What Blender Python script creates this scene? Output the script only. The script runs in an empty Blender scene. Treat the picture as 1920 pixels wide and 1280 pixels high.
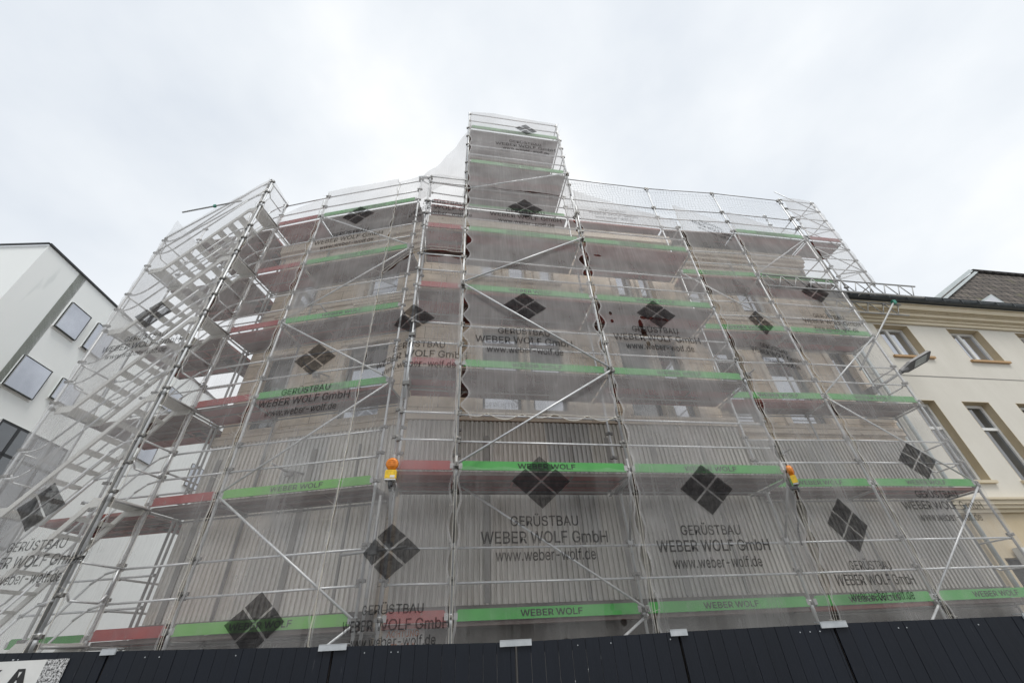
import bpy, bmesh, math, random
from mathutils import Vector, Matrix, noise
random.seed(7)
sc = bpy.context.scene
COL = sc.collection
rad = math.radians
GZ = -0.25            # street level (eye level of the photographer is z = 1.6)
CAMZ = 1.6

# ---------------------------------------------------------------- materials
MATS = {}
def newmat(name):
    m = bpy.data.materials.new(name); m.use_nodes = True
    nt = m.node_tree
    for n in list(nt.nodes): nt.nodes.remove(n)
    out = nt.nodes.new('ShaderNodeOutputMaterial')
    b = nt.nodes.new('ShaderNodeBsdfPrincipled')
    nt.links.new(b.outputs[0], out.inputs[0])
    MATS[name] = m
    return m, nt, b, out
def N(nt, t, **kw):
    n = nt.nodes.new(t)
    for k, v in kw.items(): setattr(n, k, v)
    return n
def ramp(nt, fac, stops):
    r = N(nt, 'ShaderNodeValToRGB')
    el = r.color_ramp.elements
    while len(el) > 1: el.remove(el[-1])
    el[0].position = stops[0][0]; el[0].color = (*stops[0][1], 1)
    for p, c in stops[1:]:
        e = el.new(p); e.color = (*c, 1)
    nt.links.new(fac, r.inputs[0]); return r.outputs[0]
def coords(nt, kind='Object', scale=(1, 1, 1)):
    tc = N(nt, 'ShaderNodeTexCoord'); mp = N(nt, 'ShaderNodeMapping')
    mp.inputs['Scale'].default_value = scale
    nt.links.new(tc.outputs[kind], mp.inputs[0]); return mp.outputs[0]
def noise_tex(nt, vec, scale, detail=4, rough=.6):
    n = N(nt, 'ShaderNodeTexNoise'); n.inputs['Scale'].default_value = scale
    n.inputs['Detail'].default_value = detail; n.inputs['Roughness'].default_value = rough
    nt.links.new(vec, n.inputs['Vector']); return n.outputs[0]
def mixc(nt, fac, a, b, mode='MIX'):
    m = N(nt, 'ShaderNodeMix', data_type='RGBA', blend_type=mode)
    for i, v in ((0, fac), (6, a), (7, b)):
        if isinstance(v, (int, float)): m.inputs[i].default_value = v
        elif isinstance(v, tuple): m.inputs[i].default_value = (*v, 1)
        else: nt.links.new(v, m.inputs[i])
    return m.outputs[2]
def math_n(nt, op, a, b=None, clamp=False):
    m = N(nt, 'ShaderNodeMath', operation=op); m.use_clamp = clamp
    for i, v in ((0, a), (1, b)):
        if v is None: continue
        if isinstance(v, (int, float)): m.inputs[i].default_value = v
        else: nt.links.new(v, m.inputs[i])
    return m.outputs[0]
def weathered(name, col, col2, rough=.6, metal=0., scale=3., bump=.0, stretch=(1, 1, 1), spec=.5, fine=None):
    m, nt, b, out = newmat(name)
    v = coords(nt, 'Object', stretch)
    f = noise_tex(nt, v, scale, 6, .65)
    c = ramp(nt, f, [(.3, col), (.7, col2)])
    if fine:
        g = noise_tex(nt, v, fine[0], 3, .6)
        c = mixc(nt, ramp(nt, g, [(fine[1], (0, 0, 0)), (fine[1] + .08, (1, 1, 1))]), c, fine[2])
    nt.links.new(c, b.inputs['Base Color'])
    r = ramp(nt, f, [(.3, (rough - .1,) * 3), (.7, (min(1, rough + .15),) * 3)])
    nt.links.new(r, b.inputs['Roughness'])
    b.inputs['Metallic'].default_value = metal
    b.inputs['Specular IOR Level'].default_value = spec
    if bump:
        bp = N(nt, 'ShaderNodeBump'); bp.inputs['Strength'].default_value = bump; bp.inputs['Distance'].default_value = .02
        nt.links.new(noise_tex(nt, v, scale * 9, 4, .7), bp.inputs['Height']); nt.links.new(bp.outputs[0], b.inputs['Normal'])
    return m
weathered('steel', (.56, .575, .59), (.74, .75, .75), .42, .45, 6, 0, (1, 1, 1), .5, (25, .66, (.30, .27, .24)))
weathered('steel_dull', (.33, .33, .33), (.47, .47, .46), .55, .4, 5, 0, (1, 1, 1), .5, (22, .66, (.26, .2, .15)))
weathered('coupler', (.13, .13, .13), (.27, .26, .24), .5, .6, 20)
weathered('coupler_green', (.03, .2, .15), (.08, .33, .24), .5, .2, 14)
weathered('alu', (.58, .57, .53), (.70, .69, .65), .45, .3, 4)
weathered('toe_green', (.065, .30, .07), (.10, .38, .10), .55, 0, 3, 0, (1, 1, 1), .4, (14, .68, (.10, .22, .07)))
weathered('toe_green_old', (.13, .36, .07), (.18, .43, .11), .6, 0, 3, 0, (1, 1, 1), .4, (14, .66, (.15, .25, .1)))
weathered('toe_red', (.26, .045, .045), (.36, .075, .07), .6, 0, 4, 0, (1, 1, 1), .4, (12, .64, (.25, .12, .10)))
weathered('ink', (.012, .012, .014), (.035, .035, .035), .7)
weathered('fence', (.004, .0065, .0118), (.0075, .011, .019), .5, 0, 2.2, .2, (1, 1, .12), .35, (30, .68, (.045, .047, .055)))
weathered('fence_cap', (.03, .026, .024), (.06, .05, .045), .8, 0, 6, .3)
weathered('zinc_plate', (.40, .43, .45), (.58, .60, .62), .5, .3, 8)
weathered('white_render', (.83, .86, .85), (.87, .89, .88), .9, 0, .5, .05, (1, 1, .25), .3, (1.6, .66, (.76, .79, .78)))
weathered('return_shade', (.36, .40, .35), (.40, .43, .38), .9, 0, .8)
weathered('dark_metal', (.02, .022, .024), (.045, .047, .05), .45, .3, 4)
weathered('cream_render', (.62, .59, .52), (.71, .68, .61), .9, 0, .7, .15, (1, 1, .45), .3, (2.6, .69, (.53, .50, .45)))
weathered('ochre_stone', (.50, .41, .27), (.57, .48, .34), .85, 0, 2, .1)
weathered('cornice_cream', (.60, .52, .37), (.68, .60, .46), .8, 0, 1.5, .1, (1, 1, 3), .3, (9, .66, (.42, .34, .22)))
weathered('white_frame', (.72, .72, .70), (.80, .80, .78), .4, 0, 2)
weathered('wood_sill', (.42, .26, .12), (.52, .33, .17), .6, 0, 8)
weathered('gutter', (.05, .06, .065), (.12, .13, .135), .5, .5, 5)
weathered('lead', (.34, .38, .39), (.46, .5, .5), .6, .3, 5)
weathered('asphalt', (.07, .07, .07), (.11, .108, .104), .9, 0, 3, .4)
weathered('paving', (.17, .165, .155), (.25, .24, .225), .9, 0, 2, .3)
weathered('plinth', (.10, .095, .09), (.2, .19, .175), .85, 0, 1.5, .2)
weathered('interior', (.02, .022, .025), (.05, .05, .05), .9)
weathered('black_rubber', (.012, .012, .012), (.025, .025, .025), .6)
weathered('lamp_housing', (.10, .10, .105), (.17, .17, .17), .5, .3, 9)
weathered('lamp_glass', (.42, .45, .44), (.5, .52, .5), .2)
weathered('paper', (.62, .62, .6), (.74, .74, .72), .7)
weathered('orange_print', (.62, .16, .04), (.68, .22, .06), .7)
weathered('teal_print', (.05, .28, .20), (.08, .33, .24), .6)
weathered('blue_tape', (.02, .08, .35), (.04, .12, .42), .5)
weathered('rope', (.62, .59, .52), (.72, .69, .62), .8)
weathered('ledge_grey', (.26, .25, .235), (.38, .365, .34), .85, 0, 2, .1)

def deck_mat():
    m, nt, b, out = newmat('deck_board')
    v = coords(nt, 'UV', (.6, 3.1, 1))
    f = noise_tex(nt, v, 2.5, 5, .6)
    c = ramp(nt, f, [(.28, (.075, .042, .034)), (.5, (.15, .07, .058)), (.75, (.19, .12, .10))])
    v2 = coords(nt, 'UV', (1.2, 25, 1))
    g = noise_tex(nt, v2, 6, 4, .6)
    c = mixc(nt, .5, c, ramp(nt, g, [(.3, (.55, .55, .55)), (.7, (1.35, 1.3, 1.3))]), 'MULTIPLY')
    nt.links.new(c, b.inputs['Base Color']); b.inputs['Roughness'].default_value = .75
deck_mat()

weathered('deck_red', (.28, .065, .06), (.38, .11, .10), .7, 0, 2.5)
weathered('deck_edge_red', (.30, .08, .07), (.38, .14, .12), .6, 0, 6)
def stone_mat():
    m, nt, b, out = newmat('sandstone')
    uv = coords(nt, 'UV')
    br = N(nt, 'ShaderNodeTexBrick'); nt.links.new(uv, br.inputs[0])
    br.inputs['Scale'].default_value = 1.0; br.inputs['Brick Width'].default_value = .85; br.inputs['Row Height'].default_value = .36
    br.inputs['Mortar Size'].default_value = .008; br.inputs['Mortar Smooth'].default_value = .2
    br.inputs['Color1'].default_value = (.66, .54, .41, 1); br.inputs['Color2'].default_value = (.74, .63, .50, 1)
    br.inputs['Mortar'].default_value = (.25, .2, .14, 1)
    f = noise_tex(nt, uv, 3, 6, .65)
    c = mixc(nt, .75, br.outputs[0], ramp(nt, f, [(.3, (.6, .56, .5)), (.65, (1.1, 1.08, 1.05))]), 'MULTIPLY')
    nt.links.new(c, b.inputs['Base Color']); b.inputs['Roughness'].default_value = .9
    bp = N(nt, 'ShaderNodeBump'); bp.inputs['Strength'].default_value = .5; bp.inputs['Distance'].default_value = .02
    h = math_n(nt, 'ADD', math_n(nt, 'MULTIPLY', br.outputs[1], -1.), math_n(nt, 'MULTIPLY', noise_tex(nt, uv, 30, 4), .4))
    nt.links.new(h, bp.inputs['Height']); nt.links.new(bp.outputs[0], b.inputs['Normal'])
stone_mat()
weathered('stone_trim', (.62, .52, .41), (.76, .67, .56), .9, 0, 2.2, .25, (1, 1, 2), .3, (7, .62, (.33, .27, .2)))

def sheet_mat(name, k):
    m, nt, b, out = newmat(name)
    uv = coords(nt, 'UV', (1.02, .25, 1))
    vo = N(nt, 'ShaderNodeTexVoronoi'); vo.inputs['Scale'].default_value = .95; vo.inputs['Randomness'].default_value = .35
    nt.links.new(uv, vo.inputs['Vector'])
    sep = N(nt, 'ShaderNodeSeparateColor'); nt.links.new(vo.outputs['Color'], sep.inputs[0])
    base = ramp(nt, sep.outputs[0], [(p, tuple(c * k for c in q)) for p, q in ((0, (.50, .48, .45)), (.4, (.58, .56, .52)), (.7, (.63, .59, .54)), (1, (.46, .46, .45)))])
    st = coords(nt, 'UV', (9, .7, 1))
    f = noise_tex(nt, st, 2.2, 6, .7)
    c = mixc(nt, .8, base, ramp(nt, f, [(.3, (.62, .6, .56)), (.6, (1.05, 1.05, 1.05))]), 'MULTIPLY')
    nt.links.new(c, b.inputs['Base Color']); b.inputs['Roughness'].default_value = .5; b.inputs['Metallic'].default_value = .1
sheet_mat('corrugated', .96); sheet_mat('corrugated_lit', 1.34)  # light on the left wing and deck shade painted as two sheet tones

def tile_mat():
    m, nt, b, out = newmat('roof_tiles')
    uv = coords(nt, 'UV')
    br = N(nt, 'ShaderNodeTexBrick'); nt.links.new(uv, br.inputs[0])
    br.inputs['Scale'].default_value = 1.0; br.inputs['Brick Width'].default_value = .30; br.inputs['Row Height'].default_value = .36
    br.inputs['Mortar Size'].default_value = .035; br.inputs['Mortar Smooth'].default_value = .5
    br.inputs['Color1'].default_value = (.075, .06, .05, 1); br.inputs['Color2'].default_value = (.15, .125, .105, 1)
    br.inputs['Mortar'].default_value = (.03, .026, .024, 1)
    f = noise_tex(nt, uv, 4, 5, .7)
    c = mixc(nt, .7, br.outputs[0], ramp(nt, f, [(.3, (.6, .6, .55)), (.6, (1.1, 1.1, 1.1))]), 'MULTIPLY')
    g = noise_tex(nt, uv, 1.1, 4, .6)
    c = mixc(nt, ramp(nt, g, [(.6, (0, 0, 0)), (.72, (.6, .6, .6))]), c, (.16, .17, .06))
    nt.links.new(c, b.inputs['Base Color']); b.inputs['Roughness'].default_value = .8
    bp = N(nt, 'ShaderNodeBump'); bp.inputs['Strength'].default_value = 1; bp.inputs['Distance'].default_value = .05
    nt.links.new(math_n(nt, 'MULTIPLY', br.outputs[1], -1.), bp.inputs['Height']); nt.links.new(bp.outputs[0], b.inputs['Normal'])
tile_mat()

def glass_mat(name, tint, rough=.06, spec=1.):
    m, nt, b, out = newmat(name)
    v = coords(nt, 'Object'); f = noise_tex(nt, v, 1.4, 3, .5)
    nt.links.new(ramp(nt, f, [(.35, tint), (.65, tuple(min(1, c * 1.5 + .01) for c in tint))]), b.inputs['Base Color'])
    b.inputs['Roughness'].default_value = rough; b.inputs['Specular IOR Level'].default_value = spec
    b.inputs['IOR'].default_value = 1.6
    b.inputs['Coat Weight'].default_value = .6; b.inputs['Coat Roughness'].default_value = .03
glass_mat('glass', (.03, .035, .04))
def mirror_glass():
    m, nt, b, out = newmat('glass_sky')
    v = coords(nt, 'Object'); f = noise_tex(nt, v, .9, 3, .5)
    nt.links.new(ramp(nt, f, [(.35, (.42, .43, .46)), (.65, (.56, .57, .60))]), b.inputs['Base Color'])
    b.inputs['Metallic'].default_value = .85; b.inputs['Roughness'].default_value = .06
mirror_glass()
def plastic(name, col, trans=.0):
    m, nt, b, out = newmat(name)
    v = coords(nt, 'Object'); f = noise_tex(nt, v, 30, 2, .5)
    nt.links.new(ramp(nt, f, [(.35, col), (.65, tuple(c * .75 for c in col))]), b.inputs['Base Color'])
    b.inputs['Roughness'].default_value = .25; b.inputs['Transmission Weight'].default_value = trans
plastic('amber', (.95, .30, .02), .15)
plastic('yellow_box', (.85, .55, .02))

def speckle_mat():
    m, nt, b, out = newmat('speckled_border')
    v = coords(nt, 'UV'); f = noise_tex(nt, v, 42, 5, .8)
    nt.links.new(ramp(nt, f, [(.46, (.03, .03, .03)), (.52, (.6, .6, .6))]), b.inputs['Base Color']); b.inputs['Roughness'].default_value = .6
speckle_mat()

def net_mat(name, alpha=.42, col=(.73, .72, .715), holes=(), seed=0., streak=.055, trl=.35):
    m, nt, b, out = newmat(name)
    nt.nodes.remove(b)
    uv = coords(nt, 'UV')
    a = noise_tex(nt, coords(nt, 'UV', (16, .55, 1)), 1.6, 4, .6)      # folds hang vertically
    c = noise_tex(nt, coords(nt, 'UV', (.9, .7, 1)), 1.3, 3, .55)
    fine = noise_tex(nt, coords(nt, 'UV', (75, 2.2, 1)), 1.6, 3, .7)
    s = math_n(nt, 'ADD', math_n(nt, 'MULTIPLY', math_n(nt, 'SUBTRACT', a, .5), streak * 2.2),
               math_n(nt, 'MULTIPLY', math_n(nt, 'SUBTRACT', c, .5), .50))
    s = math_n(nt, 'ADD', s, math_n(nt, 'MULTIPLY', math_n(nt, 'SUBTRACT', fine, .5), streak * 1.1))
    cr = noise_tex(nt, coords(nt, 'UV', (3.2, .22, 1)), 1.5, 3, .5)          # pulled, doubled folds, bright sheen put into their opacity
    band_ = math_n(nt, 'SUBTRACT', 1., math_n(nt, 'MULTIPLY', math_n(nt, 'ABSOLUTE', math_n(nt, 'SUBTRACT', cr, .5)), 34.), True)
    s = math_n(nt, 'ADD', s, math_n(nt, 'MULTIPLY', band_, .05))
    sep = N(nt, 'ShaderNodeSeparateXYZ'); nt.links.new(uv, sep.inputs[0])
    s = math_n(nt, 'ADD', s, math_n(nt, 'MULTIPLY', math_n(nt, 'SUBTRACT', sep.outputs[1], 6.), .012))   # grazing-view veil put into the opacity, denser higher up
    al = math_n(nt, 'ADD', s, alpha, True)
    for (hx, hy, rx, ry) in holes:
        dx = math_n(nt, 'DIVIDE', math_n(nt, 'SUBTRACT', sep.outputs[0], hx), rx)
        dy = math_n(nt, 'DIVIDE', math_n(nt, 'SUBTRACT', sep.outputs[1], hy), ry)
        d = math_n(nt, 'SQRT', math_n(nt, 'ADD', math_n(nt, 'MULTIPLY', dx, dx), math_n(nt, 'MULTIPLY', dy, dy)))
        al = math_n(nt, 'MULTIPLY', al, math_n(nt, 'GREATER_THAN', d, 1.))
    df = N(nt, 'ShaderNodeBsdfDiffuse'); df.inputs[0].default_value = (*col, 1)
    tl = N(nt, 'ShaderNodeBsdfTranslucent'); tl.inputs[0].default_value = (*[x * .95 for x in col], 1)
    mx = N(nt, 'ShaderNodeMixShader'); mx.inputs[0].default_value = trl
    nt.links.new(df.outputs[0], mx.inputs[1]); nt.links.new(tl.outputs[0], mx.inputs[2])
    tr = N(nt, 'ShaderNodeBsdfTransparent')
    m2 = N(nt, 'ShaderNodeMixShader'); nt.links.new(al, m2.inputs[0])
    nt.links.new(tr.outputs[0], m2.inputs[1]); nt.links.new(mx.outputs[0], m2.inputs[2])
    nt.links.new(m2.outputs[0], out.inputs[0])
    return m
def print_mat():
    m, nt, b, out = newmat('net_print')
    nt.nodes.remove(b)
    c = noise_tex(nt, coords(nt, 'Object'), 9, 4, .7)
    al = math_n(nt, 'ADD', math_n(nt, 'MULTIPLY', math_n(nt, 'SUBTRACT', c, .5), .7), .66, True)
    df = N(nt, 'ShaderNodeBsdfDiffuse'); df.inputs[0].default_value = (.018, .018, .02, 1)
    tr = N(nt, 'ShaderNodeBsdfTransparent')
    m2 = N(nt, 'ShaderNodeMixShader'); nt.links.new(al, m2.inputs[0])
    nt.links.new(tr.outputs[0], m2.inputs[1]); nt.links.new(df.outputs[0], m2.inputs[2])
    nt.links.new(m2.outputs[0], out.inputs[0])
print_mat()
def grid_net_mat():
    m, nt, b, out = newmat('knotted_net')
    nt.nodes.remove(b)
    uv = coords(nt, 'UV'); sep = N(nt, 'ShaderNodeSeparateXYZ')
    wob = N(nt, 'ShaderNodeMix', data_type='VECTOR'); 
    nz = N(nt, 'ShaderNodeTexNoise'); nz.inputs['Scale'].default_value = 1.4; nt.links.new(uv, nz.inputs['Vector'])
    add = N(nt, 'ShaderNodeVectorMath', operation='MULTIPLY_ADD'); nt.links.new(nz.outputs['Color'], add.inputs[0])
    add.inputs[1].default_value = (.35, .35, 0); nt.links.new(uv, add.inputs[2]); nt.nodes.remove(wob)
    nt.links.new(add.outputs[0], sep.inputs[0])
    ls = []
    for i in (0, 1):
        f = math_n(nt, 'FRACT', math_n(nt, 'MULTIPLY', sep.outputs[i], 10.))
        ls.append(math_n(nt, 'LESS_THAN', f, .13))
    al = math_n(nt, 'MAXIMUM', ls[0], ls[1])
    al = math_n(nt, 'MAXIMUM', math_n(nt, 'MULTIPLY', al, .9), .10)
    df = N(nt, 'ShaderNodeBsdfDiffuse'); df.inputs[0].default_value = (.62, .64, .66, 1)
    tr = N(nt, 'ShaderNodeBsdfTransparent')
    m2 = N(nt, 'ShaderNodeMixShader'); nt.links.new(al, m2.inputs[0])
    nt.links.new(tr.outputs[0], m2.inputs[1]); nt.links.new(df.outputs[0], m2.inputs[2])
    nt.links.new(m2.outputs[0], out.inputs[0])
grid_net_mat()

# ---------------------------------------------------------------- mesh builder
class MB:
    def __init__(s): s.v = []; s.f = []; s.uv = []; s.sm = []; s.mi = []; s.cur = 0
    def face(s, pts, uv=None, smooth=False):
        i = len(s.v); s.v += [tuple(p) for p in pts]; s.f.append(tuple(range(i, i + len(pts))))
        s.uv.append(uv or [(0, 0)] * len(pts)); s.sm.append(smooth); s.mi.append(s.cur)
    def tube(s, a, b, r=.024, seg=8, caps=True):
        a = Vector(a); b = Vector(b); d = (b - a)
        if d.length < 1e-5: return
        d.normalize(); x = d.cross(Vector((.31, .17, .93)))
        if x.length < .1: x = d.cross(Vector((1, 0, 0)))
        x.normalize(); y = d.cross(x); i = len(s.v)
        for p in (a, b):
            for k in range(seg):
                t = 2 * math.pi * k / seg; s.v.append(tuple(p + x * (r * math.cos(t)) + y * (r * math.sin(t))))
        for k in range(seg):
            j = (k + 1) % seg
            s.f.append((i + k, i + j, i + seg + j, i + seg + k)); s.uv.append([(0, 0)] * 4); s.sm.append(True); s.mi.append(s.cur)
        if caps:
            s.f.append(tuple(i + k for k in range(seg))[::-1]); s.uv.append([(0, 0)] * seg); s.sm.append(False); s.mi.append(s.cur)
            s.f.append(tuple(i + seg + k for k in range(seg))); s.uv.append([(0, 0)] * seg); s.sm.append(False); s.mi.append(s.cur)
    def path(s, pts, r=.02, seg=8):
        for a, b in zip(pts, pts[1:]): s.tube(a, b, r, seg, True)
    def box(s, o, ax, ay, az, uvs=None):
        """o corner, three edge vectors"""
        o, ax, ay, az = map(Vector, (o, ax, ay, az))
        c = [o, o + ax, o + ax + ay, o + ay]; t = [p + az for p in c]
        lx, ly, lz = ax.length, ay.length, az.length
        s.face([c[3], c[2], c[1], c[0]], [(0, ly), (lx, ly), (lx, 0), (0, 0)])
        s.face(t, [(0, 0), (lx, 0), (lx, ly), (0, ly)])
        for k in range(4):
            j = (k + 1) % 4; l = lx if k % 2 == 0 else ly
            s.face([c[k], c[j], t[j], t[k]], [(0, 0), (l, 0), (l, lz), (0, lz)])
    def cbox(s, c, ax, ay, az):
        c, ax, ay, az = map(Vector, (c, ax, ay, az)); s.box(c - (ax + ay + az) / 2, ax, ay, az)
    def ball(s, c, r, seg=10, rings=7, sx=(1, 1, 1)):
        c = Vector(c); i = len(s.v)
        for a in range(rings + 1):
            ph = math.pi * a / rings
            for k in range(seg):
                t = 2 * math.pi * k / seg
                s.v.append((c.x + r * sx[0] * math.sin(ph) * math.cos(t), c.y + r * sx[1] * math.sin(ph) * math.sin(t), c.z + r * sx[2] * math.cos(ph)))
        for a in range(rings):
            for k in range(seg):
                j = (k + 1) % seg
                s.f.append((i + a * seg + k, i + (a + 1) * seg + k, i + (a + 1) * seg + j, i + a * seg + j)); s.uv.append([(0, 0)] * 4); s.sm.append(True); s.mi.append(s.cur)
    def prism(s, poly, off):
        """closed prism from planar polygon (list of 3d) and an offset vector"""
        off = Vector(off); p = [Vector(q) for q in poly]; t = [q + off for q in p]
        s.face(p[::-1]); s.face(t)
        for k in range(len(p)):
            j = (k + 1) % len(p); s.face([p[k], p[j], t[j], t[k]])
    def build(s, name, mat, parent=None, label=None, base=None):
        me = bpy.data.meshes.new(name)
        org = Vector(base) if base is not None else Vector((0, 0, 0))
        me.from_pydata([tuple(Vector(v) - org) for v in s.v], [], s.f)
        uvl = me.uv_layers.new(name='UVMap')
        flat = [c for fuv in s.uv for p in fuv for c in p]
        uvl.data.foreach_set('uv', flat)
        me.polygons.foreach_set('use_smooth', s.sm)
        ms = mat if isinstance(mat, (list, tuple)) else [mat]
        for q in ms: me.materials.append(MATS[q])
        if len(ms) > 1: me.polygons.foreach_set('material_index', s.mi)
        me.update()
        o = bpy.data.objects.new(name, me); COL.objects.link(o); o.location = org
        if parent is not None:
            o.parent = parent
            o.location = org - Vector(wloc(parent))
        if label: o['label'] = label
        return o
def wloc(o):
    l = Vector((0, 0, 0))
    while o is not None: l += o.location; o = o.parent
    return l
def tag(o, label=None, cat=None, group=None, kind=None):
    for k, v in (('label', label), ('category', cat), ('group', group), ('kind', kind)):
        if v: o[k] = v
    return o
def thing(name, label, cat, loc=(0, 0, 0), group=None):
    o = bpy.data.objects.new(name, None); COL.objects.link(o); o.location = loc; o.empty_display_size = .2
    return tag(o, label, cat, group)

# ---------------------------------------------------------------- plan of the place
P = {'B1': (-1.131, 7.405), 'B2': (1.870, 7.967), 'B3': (4.864, 8.530), 'B4': (7.229, 8.854), 'B5': (9.767, 9.311),
     'F0': (-1.999, 6.458), 'F1': (-1.018, 6.636), 'F2': (1.912, 7.202), 'F3': (4.888, 7.756),
     'L0': (-6.821, 7.734), 'L1': (-5.394, 7.498), 'L2': (-2.455, 7.095), 'B0': (-2.135, 7.175),
     'T1': (-6.840, 6.920), 'T3': (-9.385, 7.280), 'T4': (-9.366, 8.094)}
P = {k: Vector(v) for k, v in P.items()}
def udir(a, b): return (b - a).normalized()
def nrm(d): return Vector((-d.y, d.x))          # points into the building
dC = udir(P['B1'], P['B5']); nC = nrm(dC)
dF = udir(P['F1'], P['F3']); nF = nrm(dF)
dL = udir(P['L0'], P['L2']); nL = nrm(dL)
def v3(p, z): return Vector((p[0], p[1], z))
DK = lambda k: 1.94 + 2 * (k - 1)               # deck surface of lift k

# text -> flat mesh data -----------------------------------------------------
_tc = {}
try:        # Blender's own bundled sans serif; falls back to the built-in font
    import os
    FONT = bpy.data.fonts.load(os.path.join(bpy.utils.system_resource('DATAFILES'), 'fonts', 'Inter.woff2'))
except Exception:
    FONT = None
def text_polys(s, bold=0.):
    key = (s, bold)
    if key in _tc: return _tc[key]
    cu = bpy.data.curves.new('lettering', 'FONT'); cu.body = s; cu.size = 1; cu.offset = bold; cu.resolution_u = 3
    if FONT: cu.font = FONT
    ob = bpy.data.objects.new('lettering', cu); COL.objects.link(ob)
    dg = bpy.context.evaluated_depsgraph_get(); dg.update()
    me = bpy.data.meshes.new_from_object(ob.evaluated_get(dg))
    bm = bmesh.new(); bm.from_mesh(me)
    xs_ = [v.co.x for v in bm.verts]; ys_ = [v.co.y for v in bm.verts]; xa_, xb_, ya_, yb_ = min(xs_), max(xs_), min(ys_), max(ys_)
    for k_ in range(1, 48): bmesh.ops.bisect_plane(bm, geom=bm.verts[:] + bm.edges[:] + bm.faces[:], plane_co=(xa_ + (xb_ - xa_) * k_ / 48, 0, 0), plane_no=(1, 0, 0))
    for k_ in range(1, 3): bmesh.ops.bisect_plane(bm, geom=bm.verts[:] + bm.edges[:] + bm.faces[:], plane_co=(0, ya_ + (yb_ - ya_) * k_ / 3, 0), plane_no=(0, 1, 0))
    bm.to_mesh(me); bm.free()
    vs = [tuple(v.co) for v in me.vertices]; fs = [tuple(p.vertices) for p in me.polygons]
    COL.objects.unlink(ob); bpy.data.objects.remove(ob); bpy.data.meshes.remove(me); bpy.data.curves.remove(cu)
    x0 = min(v[0] for v in vs); x1 = max(v[0] for v in vs); y0 = min(v[1] for v in vs); y1 = max(v[1] for v in vs)
    vs = [((v[0] - x0) / (x1 - x0) - .5, (v[1] - y0) / (y1 - y0) - .5) for v in vs]
    _tc[key] = (vs, fs); return _tc[key]
def add_text(mb, s, w, h, fn, bold=0.):
    """fn maps local (x,y) in metres to a 3d point"""
    vs, fs = text_polys(s, bold)
    i = len(mb.v); mb.v += [tuple(fn(x * w, y * h)) for x, y in vs]
    for f in fs:
        mb.f.append(tuple(i + k for k in f)); mb.uv.append([(0, 0)] * len(f)); mb.sm.append(False); mb.mi.append(mb.cur)

# ---------------------------------------------------------------- scaffold pieces
def standard(parent, p, z0, z1, joints=(), name='standard', r=.0242, mat='steel', foot=False):
    mb = MB(); z = z0; first = True
    mb.tube(v3(p, z0), v3(p, z1), r, 10)
    k = math.ceil((z0 - 1.94) / 2)
    while 1.94 + 2 * k < z1:
        zz = 1.94 + 2 * k
        if zz > z0 + .1: mb.tube(v3(p, zz - .10), v3(p, zz + .10), r + .006, 10)   # spigot sleeve
        k += 1
    mb.cur = 1
    for zz in joints:
        mb.tube(v3(p, zz - .03), v3(p, zz + .03), r + .014, 8)
        mb.cbox(v3(p, zz) + Vector((.045, 0, 0)), (.05, 0, 0), (0, .045, 0), (0, 0, .05))
        mb.cbox(v3(p, zz) + Vector((-.045, -.01, 0)), (.05, 0, 0), (0, .045, 0), (0, 0, .05))
    if foot:
        mb.cbox(v3(p, GZ + .012), (.15, 0, 0), (0, .15, 0), (0, 0, .012)); mb.tube(v3(p, GZ), v3(p, z0 + .1), .018, 8)
    return mb.build(name, [mat, 'coupler'], parent)
def rail(parent, a, b, za, zb=None, name='guard_rail', r=.019, off=0., mat='steel', n=None):
    zb = za if zb is None else zb
    d = udir(a, b); nn = nrm(d); sag = .0
    A = v3(a + nn * off, za); Bq = v3(b + nn * off, zb)
    mb = MB(); mb.tube(A, Bq, r, 8)
    mb.cur = 1
    for q, s in ((A, 1), (Bq, -1)):
        mb.cbox(q + v3(d, 0) * (.03 * s), v3(d, 0) * .05, v3(nn, 0) * .05, (0, 0, .055))
    return mb.build(name, [mat, 'coupler'], parent)
def brace(parent, a, za, b, zb, off=-.035):
    d = udir(a, b); nn = nrm(d)
    A = v3(a + nn * off, za); Bq = v3(b + nn * off, zb); e = (Bq - A).normalized() * .12
    mb = MB(); mb.tube(A - e * .5, Bq + e * .5, .0195, 8); mb.cur = 1
    for q in (A, Bq):
        mb.cbox(q + v3(nn, 0) * .04, v3(d, 0) * .07, v3(nn, 0) * .12, (0, 0, .07))
        mb.tube(q - v3(nn, 0) * .05, q + v3(nn, 0) * .13, .009, 6)
    return mb.build('diagonal_brace', ['steel', 'coupler'], parent)
TOE = {}
def toe_board(parent, a, b, zdeck, mat, text=True, off=.0, inset=.07):
    d = udir(a, b); nn = nrm(d); L = (b - a).length
    h = .15; t = .028; c = .045
    o = v3(a + nn * off, zdeck + .005)
    def q(x, z, y=0): return o + v3(d, 0) * x + v3(nn, 0) * y + Vector((0, 0, z))
    x0, x1 = inset, L - inset
    poly = [q(x0, 0), q(x1, 0), q(x1, h - c), q(x1 - c, h), q(x0 + c, h), q(x0, h - c)]
    mb = MB(); mb.prism(poly, v3(nn, 0) * t)
    mb.cur = 1
    mb.box(q(x0 - .03, 0.02, -.003), v3(d, 0) * .06, v3(nn, 0) * (t + .006), (0, 0, .09))
    mb.box(q(x1 - .03, 0.02, -.003), v3(d, 0) * .06, v3(nn, 0) * (t + .006), (0, 0, .09))
    ob = mb.build('toe_board', [mat, 'steel_dull'], parent)
    if text:
        tb = MB(); w = 1.0 if L > 2.2 else .6
        add_text(tb, 'WEBER WOLF', w * random.uniform(.98, 1.02), .088, lambda x, y: q(L / 2 + .02 + x, h / 2 + y, -.004), .012)
        tb.build('lettering', 'ink', ob)
    return ob
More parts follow.
